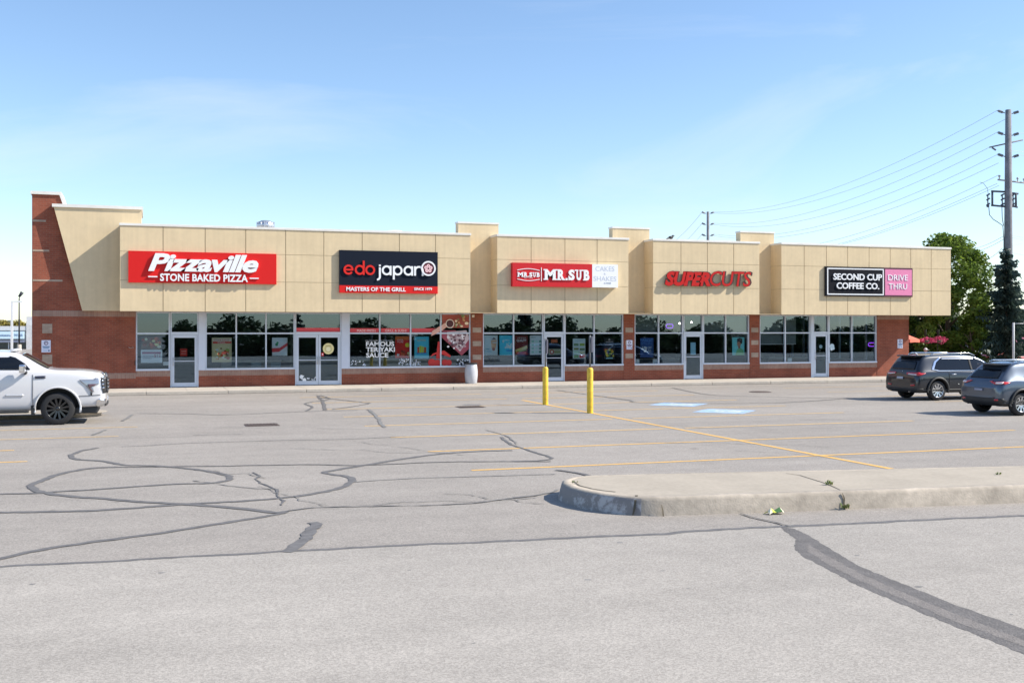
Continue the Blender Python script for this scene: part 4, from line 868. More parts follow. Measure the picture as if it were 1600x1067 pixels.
# ================================================================== CARS (each faces +x, as the stalls run)
def skin_shell(st, x0, yc, W_scale=1):
    rows = []
    for (x, zt, zbelt, w, wr, zb) in st:
        h = zbelt-zb
        rows.append([(0, zb), (w*.80, zb), (w*.955, zb+.05), (w*.995, zb+.30*h), (w, zb+.62*h), (w*.985, zb+.88*h), (w*.955, zbelt-.01), (w*.93, zbelt+.02), (wr*.5+w*.46, zbelt*.5+zt*.5), (wr+(w*.95-wr)*.10, zt-(zt-zbelt)*.10), (wr*.95, zt-.012), (wr*.5, zt+.012), (0, zt+.018)])
    K = len(rows[0]); vs, fs = [], []; idx = []
    for i, r in enumerate(rows):
        x = st[i][0]; l = []
        for j, (y, z) in enumerate(r):
            if j in (0, K-1): vs.append((x0+x, yc, z)); l.append((len(vs)-1,)*2)
            else: vs.append((x0+x, yc-y, z)); vs.append((x0+x, yc+y, z)); l.append((len(vs)-2, len(vs)-1))
        idx.append(l)
    for i in range(len(rows)-1):
        for j in range(K-1):
            a, b, c, d = idx[i][j], idx[i+1][j], idx[i+1][j+1], idx[i][j+1]
            fs.append([a[0], b[0], c[0], d[0]]); fs.append([a[1], d[1], c[1], b[1]])
    for e, flip in ((0, False), (-1, True)):
        for j in range(K-1):
            q = [idx[e][j][0], idx[e][j+1][0], idx[e][j+1][1], idx[e][j][1]]; q = list(dict.fromkeys(q))
            fs.append(q if not flip else q[::-1])
    return vs, fs
def finish(o):                                                      # bake the modifiers into the mesh
    dg = bpy.context.evaluated_depsgraph_get(); dg.update(); me = bpy.data.meshes.new_from_object(o.evaluated_get(dg)); o.modifiers.clear(); o.data = me
def bvh_of(o):
    w = world_of(o); me = o.data
    return BVHTree.FromPolygons([v.co+w for v in me.vertices], [list(p.vertices) for p in me.polygons])
def car_panel(name, poly, view, bvh, m, parent, off=.008, res=.035, yc=0, side=-1, label=None, smooth=True):
    """a glass, lamp or trim piece cut to an outline and laid on the body; outline in (x,z) for sides, (y,z) for ends, (x,y) for top"""
    bm = bmesh.new(); f = bm.faces.new([bm.verts.new((p[0], p[1], 0)) for p in poly])
    for ax in (0, 1):
        lo_, hi_ = min(p[ax] for p in poly), max(p[ax] for p in poly); k = max(1, int((hi_-lo_)/res))
        for i in range(1, k):
            c = [0, 0, 0]; c[ax] = lo_+(hi_-lo_)*i/k; nn = [0, 0, 0]; nn[ax] = 1
            bmesh.ops.bisect_plane(bm, geom=bm.verts[:]+bm.edges[:]+bm.faces[:], plane_co=c, plane_no=nn)
    for v in bm.verts:
        a, b = v.co.x, v.co.y
        if view == 'side': o_, d_ = Vector((a, yc+side*3, b)), Vector((0, -side, 0))
        elif view == 'rear': o_, d_ = Vector((side*9+parent_x[0], a, b)), Vector((-side, 0, 0))
        else: o_, d_ = Vector((a, b, 5)), Vector((0, 0, -1))
        hit = bvh.ray_cast(o_, d_)
        if hit[0] is None: v.tag = True; v.co = o_; continue
        nrm = hit[1]; nrm = nrm if nrm.dot(d_) < 0 else -nrm; v.co = hit[0]+nrm*(off+.008)
    bmesh.ops.delete(bm, geom=[v for v in bm.verts if v.tag], context='VERTS')
    bmesh.ops.recalc_face_normals(bm, faces=bm.faces[:])
    want = Vector((0, side, 0)) if view == 'side' else (Vector((side, 0, 0)) if view == 'rear' else Vector((0, 0, 1)))
    if sum((f.normal.dot(want) for f in bm.faces), 0.0) < 0: bmesh.ops.reverse_faces(bm, faces=bm.faces[:])
    w = world_of(parent)
    for v in bm.verts: v.co -= w
    me = bpy.data.meshes.new(name); bm.to_mesh(me); bm.free(); me.materials.append(m)
    if smooth: me.polygons.foreach_set('use_smooth', [True]*len(me.polygons))
    o = bpy.data.objects.new(name, me); C.objects.link(o); o.parent = parent
    s = o.modifiers.new('thickness', 'SOLIDIFY'); s.thickness = .012; s.offset = -.6
    if label: o['label'] = label
    return o
parent_x = [0]
def paint(name, col, metal=.0, rough=.3):
    m = mat(name, col, rough, metal=metal, coat=1.0); return m
M_cglass = mat('car_glass', (.006, .008, .012), .02, spec=.45)
M_chrome = mat('chrome', (.75, .76, .78), .12, metal=1)
M_clad = mat('black_cladding', (.022, .023, .025), .55)
M_tail = mat('tail_lamp_red', (.55, .012, .012), .15, coat=1)
M_tailw = mat('tail_lamp_clear', (.75, .70, .70), .15, coat=1)
def wheel(x, y, r, parent, m_rim, side, spokes=10, rr=.68):
    g = bpy.data.objects.new('wheel', None)
    w = .12
    mb = MB().lathe((x, y, r), [(r*rr, -w), (r*.90, -w), (r*.985, -w*.75), (r, -w*.4), (r, w*.4), (r*.985, w*.75), (r*.90, w), (r*rr, w)], 36, 'y')
    t = mb.build('wheel', M_black, parent)
    mb = MB(); R0 = r*rr; f = side*w
    mb.lathe((x, y, r), [(R0+.004, f*.96), (R0-.012, f*1.0), (R0-.02, f*.8), (R0-.03, -f*.2), (0, -f*.2)], 36, 'y')
    mb.lathe((x, y, r), [(r*.15, f*.5), (r*.14, f*.72), (r*.06, f*.80), (0, f*.80)], 16, 'y')
    for k in range(spokes):
        a = 2*math.pi*k/spokes+.2; ca, sa = math.cos(a), math.sin(a); vs = []
        for q, hw, d in ((r*.10, .022, .70), (R0-.012, .026, .88)):
            for sg_ in (-1, 1):
                for dd in (d, d-.45): vs.append((x+ca*q-sa*hw*sg_, y+f*dd, r+sa*q+ca*hw*sg_))
        mb.add(vs, [(0, 4, 6, 2), (0, 1, 5, 4), (2, 6, 7, 3), (1, 3, 7, 5)])
    mb.build('rim', m_rim, t)
    return t
def car(name, label, X0, YC_, st, m_body, wheels, r_w, rim, arch, spokes=10):
    root = empty(name, (X0, YC_, 0), label, 'car' if name != 'pickup_truck' else 'pickup truck')
    vs, fs = skin_shell(st, X0, YC_); mb = MB().add(vs, fs, True); b = mb.build('body', [m_body, M_clad], root)
    sb = b.modifiers.new('s', 'SUBSURF'); sb.levels = sb.render_levels = 2; sb.subdivision_type = 'CATMULL_CLARK'; finish(b)
    bv = bvh_of(b); w = max(s[3] for s in st)
    cut = MB()
    for xw in wheels:
        for s_ in (-1, 1): cut.lathe((X0+xw, YC_+s_*(w-.10), r_w+.01), [(0, -.26), (arch, -.30), (arch, .30), (0, .30)], 40, 'y', False)
    for s_ in (1,):
        cut.mi = [1]*len(cut.mi); c_ = cut.build('cutter', [M_clad, M_clad], root)
        for q_ in (c_, b):
            bm = bmesh.new(); bm.from_mesh(q_.data); bmesh.ops.remove_doubles(bm, verts=bm.verts[:], dist=1e-4); bmesh.ops.recalc_face_normals(bm, faces=bm.faces[:])
            if bm.calc_volume(signed=True) < 0: bmesh.ops.reverse_faces(bm, faces=bm.faces[:])
            bm.to_mesh(q_.data); bm.free()
        n0 = len(b.data.polygons); bo = b.modifiers.new('b', 'BOOLEAN'); bo.object = c_; bo.operation = 'DIFFERENCE'; bo.solver = 'EXACT'
        try: bo.material_mode = 'INDEX'
        except Exception: pass
        finish(b); print('CUT', name, n0, len(b.data.polygons), max(p.material_index for p in b.data.polygons)); bpy.data.objects.remove(c_)
    mb = MB()
    for xw in wheels:
        for s_ in (-1, 1): wheel(X0+xw, YC_+s_*(w-.125), r_w, root, rim, s_, spokes)
    parent_x[0] = X0+2
    return root, bv, b
def Q(pts, X0): return [(X0+a, b) for a, b in pts]
def arc_trim(name, X0, xw, yc, w, r, r0, r1, bv, m, root):          # wheel-arch moulding
    for s_ in (-1, 1):
        a0, a1 = -12, 192; n = 22; out = [(X0+xw+r1*math.cos(R(a0+(a1-a0)*i/n)), r+.01+r1*math.sin(R(a0+(a1-a0)*i/n))) for i in range(n+1)]
        inn = [(X0+xw+r0*math.cos(R(a0+(a1-a0)*i/n)), r+.01+r0*math.sin(R(a0+(a1-a0)*i/n))) for i in range(n+1)]
        mb = MB(); vs = []
        for (a, b) in out+inn:
            h = bv.ray_cast(Vector((a, yc+s_*3, b)), Vector((0, -s_, 0))); y = h[0].y if h[0] is not None else yc+s_*w*.97
            if abs(y-yc) < w*.85: y = yc+s_*w*.95
            vs.append((a, y+s_*.012, b))
        mb.add(vs, [(i, i+1, i+n+2, i+n+1) if s_ > 0 else (i, i+n+1, i+n+2, i+1) for i in range(n)], True)
        o = mb.build(name, m, root); s = o.modifiers.new('t', 'SOLIDIFY'); s.thickness = .04; s.offset = -1

# ---- dark blue-grey seven-seat SUV, seen from its rear right corner
g = G(1468, 626); KX, KY = g.x-.89, g.y+.945
st = [(0.0, .80, .66, .80, .72, .44), (.03, .90, .78, .885, .76, .36), (.08, 1.05, .93, .925, .74, .31), (.14, 1.18, 1.02, .94, .725, .29), (.30, 1.43, 1.06, .945, .69, .28), (.44, 1.60, 1.07, .945, .665, .28), (.60, 1.655, 1.08, .945, .655, .27), (1.0, 1.675, 1.08, .945, .65, .26), (1.7, 1.69, 1.07, .945, .65, .26), (2.5, 1.68, 1.05, .945, .65, .26), (3.0, 1.60, 1.04, .945, .64, .26), (3.45, 1.34, 1.03, .945, .68, .26), (3.75, 1.15, 1.0, .94, .76, .26), (4.2, 1.07, .95, .92, .76, .27), (4.55, .96, .85, .87, .72, .3), (4.72, .78, .66, .78, .66, .36)]
M_kia = paint('dark_blue_grey_paint', '1b212b', .5, .3)
M_alloy = mat('alloy_rim', (.62, .63, .65), .25, metal=.9)
root, bv, body = car('parked_suv', 'dark blue grey SUV with red and white tail lamps parked beyond the smaller crossover', KX, KY, st, M_kia, (.92, 3.74), .365, M_alloy, .43)
side_w = [(.80, 1.145), (1.02, 1.10), (3.60, 1.085), (3.42, 1.22), (3.05, 1.44), (2.72, 1.545), (2.2, 1.585), (1.5, 1.58), (1.2, 1.54), (.98, 1.40)]
trim = [(.68, 1.13), (.98, 1.065), (3.72, 1.055), (3.50, 1.22), (3.08, 1.475), (2.74, 1.585), (2.2, 1.62), (1.5, 1.615), (1.15, 1.575), (.88, 1.42)]
for s_ in (-1, 1):
    car_panel('window_trim', Q(trim, KX), 'side', bv, M_chrome, root, .006, side=s_, yc=KY)
    car_panel('side_window', Q(side_w, KX), 'side', bv, M_cglass, root, .014, side=s_, yc=KY)
    car_panel('side_cladding', Q([(.02, .44), (.55, .48), (1.0, .48), (3.8, .50), (4.68, .5), (4.68, .30), (.04, .30)], KX), 'side', bv, M_clad, root, .006, side=s_, yc=KY)
    car_panel('door_moulding', Q([(1.75, .62), (2.0, .52), (3.2, .54), (3.25, .60), (2.05, .585)], KX), 'side', bv, mat('pale_moulding', (.25, .27, .28), .3, metal=.6), root, .02, side=s_, yc=KY)
    for xs_ in (1.62, 2.62): 
        h = bv.ray_cast(Vector((KX+xs_, KY+s_*3, .95)), Vector((0, -s_, 0)))[0]; MB().tube([h+Vector((-.11, 0, 0)), h+Vector((-.09, s_*.045, .005)), h+Vector((.09, s_*.045, .005)), h+Vector((.11, 0, 0))], .016, 8).build('door_handle', M_chrome, root)
    for xs_ in (1.42, 2.45, 3.35):
        car_panel('door_gap', Q([(xs_, .40), (xs_+.012, .40), (xs_+.012, 1.08), (xs_, 1.08)], KX), 'side', bv, M_black, root, .003, side=s_, yc=KY)
    car_panel('window_pillar', Q([(2.42, 1.09), (2.52, 1.09), (2.52, 1.575), (2.42, 1.575)], KX), 'side', bv, M_black, root, .02, side=s_, yc=KY)
    MB().tube([(KX+.85, KY+s_*.62, 1.67), (KX+1.0, KY+s_*.62, 1.725), (KX+2.6, KY+s_*.61, 1.725), (KX+2.85, KY+s_*.60, 1.64)], .02, 8).build('roof_rail', M_chrome, root)
    mb = MB(); mb.ball((KX+3.32, KY+s_*1.02, 1.10), (.07, .11, .08)); mb.tube([(KX+3.35, KY+s_*.90, 1.04), (KX+3.33, KY+s_*.98, 1.07)], .025, 6); mb.build('side_mirror', M_kia, root)
    car_panel('tail_lamp', [(KY+s_*a, b) for a, b in ((.28, 1.07), (.62, 1.09), (.92, 1.10), (.92, .92), (.60, .93), (.32, .955))], 'rear', bv, M_tail, root, .012)
    car_panel('tail_lamp', Q([(.06, 1.09), (.24, 1.095), (.40, 1.06), (.38, .99), (.10, .92)], KX), 'side', bv, M_tail, root, .012, side=s_, yc=KY)
    car_panel('reversing_lamp', [(KY+s_*a, b) for a, b in ((.34, .985), (.82, .965), (.82, .925), (.60, .935), (.36, .955))], 'rear', bv, M_tailw, root, .022)
    car_panel('rear_reflector', [(KY+s_*a, b) for a, b in ((.50, .58), (.78, .60), (.78, .55), (.52, .53))], 'rear', bv, M_tail, root, .01)
    MB().lathe((KX-.03, KY+s_*.45, .33), [(.03, 0), (.035, .1)], 14, 'x').build('exhaust_tip', M_chrome, root)
for a_ in (.92, 3.74): arc_trim('arch_moulding', KX, a_, KY, .945, .365, .425, .49, bv, M_clad, root)
car_panel('rear_window', [(KY+a, b) for a, b in ((-.64, 1.13), (.64, 1.13), (.60, 1.30), (.52, 1.50), (-.52, 1.50), (-.60, 1.30))], 'rear', bv, M_cglass, root, .012)
car_panel('windscreen', [(KX+a, KY+b) for a, b in ((3.02, -.52), (3.62, -.64), (3.62, .64), (3.02, .52))], 'top', bv, M_cglass, root, .012)
mb = MB().prism_z([(KX+.28, KY-.56), (KX+.62, KY-.62), (KX+.62, KY+.62), (KX+.28, KY+.56), (KX+.24, KY)], 1.60, 1.655); mb.build('rear_spoiler', M_kia, root, bevel=.012)
car_panel('rear_bumper_cladding', [(KY+a, b) for a, b in ((-.93, .50), (-.5, .54), (.5, .54), (.93, .50), (.92, .30), (-.92, .30))], 'rear', bv, M_clad, root, .008)
car_panel('licence_plate', [(KY+a, b) for a, b in ((-.17, .93), (.17, .93), (.17, .78), (-.17, .78))], 'rear', bv, flat('b9bcc8'), root, .02)
car_panel('badge', [(KY+a, b) for a, b in ((-.06, 1.07), (.06, 1.07), (.06, 1.04), (-.06, 1.04))], 'rear', bv, M_chrome, root, .014)
mb = MB(); mb.tube([(KX+.75, KY, 1.68), (KX+.62, KY, 1.76)], [.03, .008], 6); mb.build('roof_antenna', flat('c8ccd4'), root)

root.scale = (.95, .95, .95)
# ---- smaller metallic blue-grey crossover at the right edge
g = G(1598, 650); NX, NY = g.x-.72, g.y+.92
st = [(0.0, .84, .70, .76, .66, .44), (.04, .94, .82, .86, .72, .38), (.10, 1.06, .96, .905, .74, .34), (.18, 1.15, 1.04, .92, .73, .30), (.38, 1.34, 1.08, .92, .69, .29), (.58, 1.53, 1.10, .92, .64, .28), (.72, 1.625, 1.11, .92, .625, .27), (1.1, 1.665, 1.09, .92, .62, .26), (1.8, 1.69, 1.06, .92, .62, .26), (2.5, 1.66, 1.04, .92, .62, .26), (3.0, 1.56, 1.03, .92, .62, .26), (3.4, 1.32, 1.0, .92, .66, .26), (3.75, 1.12, .98, .915, .74, .26), (4.2, 1.03, .93, .89, .74, .28), (4.5, .92, .82, .84, .70, .32), (4.64, .76, .64, .74, .62, .38)]
M_rog = paint('metallic_steel_blue_paint', '4f5967', .65, .3)
root, bv, body = car('parked_crossover', 'steel blue crossover with pointed red tail lamps cut off by the right edge', NX, NY, st, M_rog, (.84, 3.55), .36, M_alloy, .42, 10)
for s_ in (-1, 1):
    car_panel('side_window', Q([(1.02, 1.20), (1.35, 1.12), (3.50, 1.07), (3.3, 1.22), (2.95, 1.41), (2.5, 1.53), (1.8, 1.575), (1.35, 1.54)], NX), 'side', bv, M_cglass, root, .014, side=s_, yc=NY)
    car_panel('side_cladding', Q([(.02, .50), (.5, .50), (.92, .46), (3.6, .46), (4.55, .48), (4.55, .3), (.05, .3)], NX), 'side', bv, M_clad, root, .006, side=s_, yc=NY)
    car_panel('tail_lamp', [(NY+s_*a, b) for a, b in ((.36, 1.06), (.60, 1.10), (.88, 1.13), (.88, .99), (.62, .97))], 'rear', bv, M_tail, root, .012)
    car_panel('tail_lamp', Q([(.12, 1.12), (.40, 1.115), (.56, 1.09), (.42, 1.04), (.18, .965)], NX), 'side', bv, M_tail, root, .012, side=s_, yc=NY)
    car_panel('reversing_lamp', [(NY+s_*a, b) for a, b in ((.58, 1.03), (.86, 1.035), (.85, .985), (.64, .985))], 'rear', bv, M_tailw, root, .022)
    car_panel('rear_reflector', [(NY+s_*a, b) for a, b in ((.58, .52), (.80, .53), (.80, .48), (.60, .47))], 'rear', bv, M_tail, root, .01)
    MB().tube([(NX+.95, NY+s_*.60, 1.66), (NX+1.1, NY+s_*.60, 1.70), (NX+2.5, NY+s_*.58, 1.70), (NX+2.8, NY+s_*.57, 1.61)], .018, 8).build('roof_rail', M_chrome, root)
    mb = MB(); mb.ball((NX+3.25, NY+s_*.99, 1.08), (.07, .10, .08)); mb.build('side_mirror', M_rog, root)
for a_ in (.84, 3.55): arc_trim('arch_moulding', NX, a_, NY, .92, .36, .415, .48, bv, M_clad, root)
car_panel('rear_window', [(NY+a, b) for a, b in ((-.60, 1.155), (.60, 1.155), (.56, 1.30), (.46, 1.49), (-.46, 1.49), (-.56, 1.30))], 'rear', bv, M_cglass, root, .012)
car_panel('windscreen', [(NX+a, NY+b) for a, b in ((3.0, -.50), (3.55, -.62), (3.55, .62), (3.0, .50))], 'top', bv, M_cglass, root, .012)
mb = MB().prism_z([(NX+.40, NY-.52), (NX+.75, NY-.58), (NX+.75, NY+.58), (NX+.40, NY+.52), (NX+.35, NY)], 1.57, 1.625); mb.build('rear_spoiler', M_rog, root, bevel=.012)
car_panel('rear_bumper_cladding', [(NY+a, b) for a, b in ((-.90, .62), (-.55, .56), (.55, .56), (.90, .62), (.90, .32), (-.90, .32))], 'rear', bv, M_clad, root, .008)
car_panel('licence_plate', [(NY+a, b) for a, b in ((-.17, .90), (.17, .90), (.17, .76), (-.17, .76))], 'rear', bv, flat('9a9cae'), root, .02)
car_panel('badge', [(NY+a, b) for a, b in ((-.05, 1.12), (.05, 1.12), (.05, 1.04), (-.05, 1.04))], 'rear', bv, M_chrome, root, .014)

root.scale = (.92, .92, .92)
# ---- white pickup truck at the left edge; only its front end is in the photo
TX, TY = -1.0-5.9, G(92, 664).y+1.03
st = [(0, 1.20, 1.12, .92, .88, .60), (.04, 1.40, 1.32, .98, .93, .50), (.5, 1.42, 1.35, 1.01, .95, .45), (1.80, 1.43, 1.37, 1.02, .96, .40), (1.86, 1.47, 1.38, 1.02, .92, .38), (1.93, 1.80, 1.39, 1.02, .80, .37), (2.15, 1.895, 1.40, 1.02, .76, .37), (2.8, 1.925, 1.40, 1.02, .75, .36), (3.5, 1.92, 1.40, 1.02, .75, .36), (3.82, 1.86, 1.39, 1.02, .755, .36), (4.10, 1.68, 1.385, 1.02, .78, .36), (4.38, 1.50, 1.375, 1.02, .84, .37), (4.56, 1.425, 1.355, 1.02, .91, .38), (5.0, 1.42, 1.33, 1.02, .92, .40), (5.4, 1.40, 1.29, 1.015, .90, .42), (5.68, 1.355, 1.22, .99, .86, .42), (5.83, 1.31, 1.14, .955, .83, .42), (5.91, 1.16, 1.0, .87, .78, .45)]
M_tw = paint('white_truck_paint', (.60, .60, .62), 0, .35)
root, bv, body = car('pickup_truck', 'white pickup truck with black wheels and chrome grille, cut off by the left edge', TX, TY, st, M_tw, (1.0, 4.74), .42, mat('gloss_black_rim', (.012, .012, .014), .2, coat=.5), .53, 12)
for s_ in (-1, 1):
    car_panel('side_window', Q([(2.12, 1.46), (3.30, 1.44), (4.08, 1.43), (3.95, 1.58), (3.72, 1.74), (3.45, 1.82), (2.25, 1.82)], TX), 'side', bv, M_cglass, root, .012, side=s_, yc=TY)
    car_panel('headlight', Q([(5.23, 1.235), (5.45, 1.21), (5.72, 1.19), (5.74, 1.05), (5.58, .98), (5.62, .84), (5.53, .86), (5.40, 1.02), (5.27, 1.13)], TX), 'side', bv, mat('lamp_lens', (.32, .34, .38), .08, metal=.5, coat=1), root, .014, side=s_, yc=TY)
    car_panel('headlight_strip', Q([(5.46, 1.12), (5.66, 1.12), (5.66, 1.02), (5.52, .96), (5.58, .86), (5.55, .86), (5.46, 1.0)], TX), 'side', bv, mat('lamp_dark', (.10, .05, .055), .1, coat=1), root, .028, side=s_, yc=TY)
    car_panel('fender_vent', Q([(4.20, 1.27), (4.52, 1.275), (4.50, 1.215), (4.20, 1.205)], TX), 'side', bv, mat('vent_navy', (.03, .035, .06), .3), root, .012, side=s_, yc=TY)
    car_panel('door_badge', Q([(3.50, .80), (4.0, .80), (4.0, .765), (3.50, .765)], TX), 'side', bv, mat('pale_chrome', (.62, .63, .66), .35, metal=.5), root, .01, side=s_, yc=TY)
    for xs_ in (1.9, 3.02, 4.14):
        car_panel('door_gap', Q([(xs_, .42), (xs_+.012, .42), (xs_+.012, 1.38), (xs_, 1.38)], TX), 'side', bv, flat('5a5c60'), root, .002, side=s_, yc=TY)
    car_panel('bumper_gap', Q([(5.25, .745), (5.84, .77), (5.84, .757), (5.25, .732)], TX), 'side', bv, flat('55575c'), root, .002, side=s_, yc=TY)
    car_panel('side_marker', Q([(5.53, .90), (5.57, .92), (5.57, .76), (5.53, .76)], TX), 'side', bv, M_black, root, .012, side=s_, yc=TY)
    car_panel('tow_cover', Q([(5.68, .64), (5.88, .72), (5.88, .52), (5.66, .46)], TX), 'side', bv, M_chrome, root, .02, side=s_, yc=TY)
    MB().box(TX+2.0, TY+s_*1.0-.07, .33, TX+4.05, TY+s_*1.0+.07, .385).build('running_board', M_clad, root, bevel=.015)
    MB().box(TX+4.10, TY+s_*.95-.05, .28, TX+4.19, TY+s_*.95+.06, .52).build('mud_flap', M_clad, root)
    MB().box(TX+3.84, TY+s_*1.21-.12, 1.36, TX+4.0, TY+s_*1.21+.12, 1.58).build('side_mirror', M_chrome, root, bevel=.045)
    mb = MB(); mb.tube([(TX+3.98, TY+s_*1.0, 1.37), (TX+3.98, TY+s_*1.13, 1.36), (TX+3.96, TY+s_*1.2, 1.40)], .045, 8); mb.build('mirror_arm', M_clad, root)
    for xs_ in (2.55, 3.65):
        h = bv.ray_cast(Vector((TX+xs_-.6, TY+s_*3, 1.22)), Vector((0, -s_, 0)))[0]; MB().tube([h+Vector((-.13, 0, 0)), h+Vector((-.11, s_*.05, 0)), h+Vector((.11, s_*.05, 0)), h+Vector((.13, 0, 0))], .02, 8).build('door_handle', M_tw, root)
for a_ in (1.0, 4.74): arc_trim('arch_moulding', TX, a_, TY, 1.02,   .42, .525, .575, bv, M_tw, root)
car_panel('windscreen', [(TX+a, TY+b) for a, b in ((3.86, -.66), (4.2, -.74), (4.50, -.80), (4.50, .80), (4.2, .74), (3.86, .66))], 'top', bv, M_cglass, root, .012)
parent_x[0] = TX+3
car_panel('grille', [(TY+a, b) for a, b in ((-.66, 1.26), (.66, 1.26), (.60, .90), (.52, .78), (-.52, .78), (-.60, .90))], 'rear', bv, M_black, root, .02, side=1)
for z in (1.22, 1.13, 1.04, .95, .86): car_panel('grille_bar', [(TY-.64, z+.02), (TY+.64, z+.02), (TY+.64, z-.02), (TY-.64, z-.02)], 'rear', bv, M_chrome, root, .045, side=1)
car_panel('grille_surround', [(TY-.72, 1.31), (TY+.72, 1.31), (TY+.72, 1.25), (TY-.72, 1.25)], 'rear', bv, M_chrome, root, .035, side=1)
for s_ in (-1, 1):
    car_panel('grille_edge', Q([(5.76, 1.25), (5.90, 1.25), (5.90, .80), (5.83, .80)], TX), 'side', bv, M_black, root, .012, side=s_, yc=TY)
    for z in (1.21, 1.12, 1.03, .94, .85): car_panel('grille_bar', Q([(5.775+(1.21-z)*.12, z+.022), (5.92, z+.022), (5.92, z-.022), (5.78+(1.21-z)*.12, z-.022)], TX), 'side', bv, M_chrome, root, .028, side=s_, yc=TY)
    car_panel('grille_surround', Q([(5.68, 1.33), (5.90, 1.31), (5.90, 1.255), (5.70, 1.265)], TX), 'side', bv, M_chrome, root, .02, side=s_, yc=TY)
car_panel('lower_valance', [(TY-.85, .60), (TY+.85, .60), (TY+.80, .47), (TY-.80, .47)], 'rear', bv, M_clad, root, .02, side=1)
MB().box(TX+5.0, TY-.85, .27, TX+5.70, TY+.85, .44).build('chin_valance', M_clad, root, bevel=.03)
mb = MB()
for y_ in (-.45, 0, .45): mb.ball((TX+3.65, TY+y_, 1.93), (.10, .05, .035))
mb.box(TX+3.58, TY-.62, 1.905, TX+3.72, TY+.62, 1.935); mb.build('roof_marker_lamp', M_tw, root)

# ================================================================== TREES
def trunk_geo(mb, x, y, h, r, lean=(0, 0), branches=8, spread=2.0, z0=.35, rnd=random):
    mb.tube([(x, y, -.05), (x+.02, y, h*.25), (x+lean[0]*.5, y+lean[1]*.5, h*.5), (x+lean[0], y+lean[1], h*.85)], [r, r*.8, r*.55, r*.15], 9)
    ends = []
    for k in range(branches):
        a = 6.283*k/branches+rnd.uniform(-.3, .3); t = z0+.45*rnd.random(); b = Vector((x+lean[0]*t, y+lean[1]*t, h*t)); L_ = spread*rnd.uniform(.55, .95)
        e = b+Vector((math.cos(a)*L_, math.sin(a)*L_, h*rnd.uniform(.12, .28))); m_ = b.lerp(e, .5)+Vector((0, 0, h*.03)); mb.tube([b, m_, e], [r*.4, r*.25, r*.08], 6); ends.append(e)
    return ends
def leaves(mb, clumps, n, s, rnd, flatn=.0):
    for _ in range(n):
        c, cr_ = rnd.choice(clumps); d = Vector((rnd.gauss(0, 1), rnd.gauss(0, 1), rnd.gauss(0, 1))).normalized()*cr_*rnd.random()**.45; p = c+Vector((d.x, d.y, d.z*.8))
        u = Vector((rnd.gauss(0, 1), rnd.gauss(0, 1), rnd.gauss(0, .55))).normalized(); v = u.cross(Vector((rnd.gauss(0, 1), rnd.gauss(0, 1), rnd.gauss(0, 1)))).normalized(); q = s*rnd.uniform(.6, 1.3)
        b = len(mb.v); mb.v += [tuple(p-u*q), tuple(p+v*q*.55), tuple(p+u*q), tuple(p-v*q*.55)]; mb.f.append([b, b+1, b+2, b+3]); mb.mi.append(0); mb.sm.append(False)
M_bark = mat('bark', (.11, .085, .065), .95, var=.25, scale=6)
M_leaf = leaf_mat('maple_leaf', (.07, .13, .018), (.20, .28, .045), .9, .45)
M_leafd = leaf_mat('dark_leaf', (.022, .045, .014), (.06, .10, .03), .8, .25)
def tree(name, label, x, y, h, rad, seed, m, nclump=26, nleaf=9000, s=.11, zlow=.28, lump=.30, cat='tree', group=None, branches=9):
    rnd = random.Random(seed); t = empty(name, (x, y, 0), label, cat, group); mb = MB(); trunk_geo(mb, x, y, h, h*.022+.03, (rnd.uniform(-.3, .3), rnd.uniform(-.3, .3)), branches, rad, max(.2, zlow), rnd); mb.build('trunk', M_bark, t)
    cl = []
    for k in range(nclump):
        zz = zlow+(1-zlow)*((k+.5)/nclump); w = math.sin(math.pi*min(1, max(.0, (zz-zlow)/(1-zlow)*.84+.14)))**.7; a = k*2.4+rnd.uniform(-.4, .4)
        rr_ = rad*w*rnd.uniform(.45, .92); cl.append((Vector((x+math.cos(a)*rr_, y+math.sin(a)*rr_, h*zz-rad*lump*.4)), rad*lump*rnd.uniform(.7, 1.25)))
    mb = MB(); leaves(mb, cl, nleaf, s, rnd); mb.build('crown', m, t); return t
def spruce(name, label, x, y, h, rad, seed, m, step=.36, group=None):
    rnd = random.Random(seed); t = empty(name, (x, y, 0), label, 'tree', group)
    MB().tube([(x, y, -.05), (x, y, h*.5), (x, y, h*.97)], [h*.022, h*.013, .02], 8).build('trunk', M_bark, t)
    mb = MB(); z = h*.10
    while z < h*.985:
        q = 1-z/h; L_ = rad*(q**.82)*1.06+.06; nb = max(5, int(7+q*7))
        for k in range(nb):
            a = 6.283*k/nb+rnd.uniform(-.35, .35)+z*3; l = L_*rnd.uniform(.45, 1.18); z_ = z+rnd.uniform(-.16, .16); d = Vector((math.cos(a), math.sin(a), 0)); u = Vector((-d.y, d.x, 0)); pts = []; n = 7
            for i in range(n+1): tt = i/n; pts.append(Vector((x, y, z_))+d*l*tt+Vector((0, 0, -l*.42*tt+l*.30*tt*tt)))
            for i in range(n):
                for _ in range(6):
                    p = pts[i].lerp(pts[i+1], rnd.random()); sd = rnd.choice((-1, 1)); w = (.16+.22*(1-i/n))*min(1, l+.2)*rnd.uniform(.5, 1.4); tip = p+u*sd*w*rnd.uniform(.2, 1)+d*w*rnd.uniform(.0, .8)+Vector((0, 0, -w*rnd.uniform(.1, 1.2))); hw = .04+.045*rnd.random(); p = p+Vector((0, 0, rnd.uniform(-.07, .07)))
                    mb.add([p-d*hw, p+d*hw, tip+d*hw*.4+Vector((0, 0, .015)), tip-d*hw*.4], [(0, 1, 2, 3)])
        z += step*rnd.uniform(.75, 1.15)*(.55+.45*q)
    mb.build('crown', m, t); return t
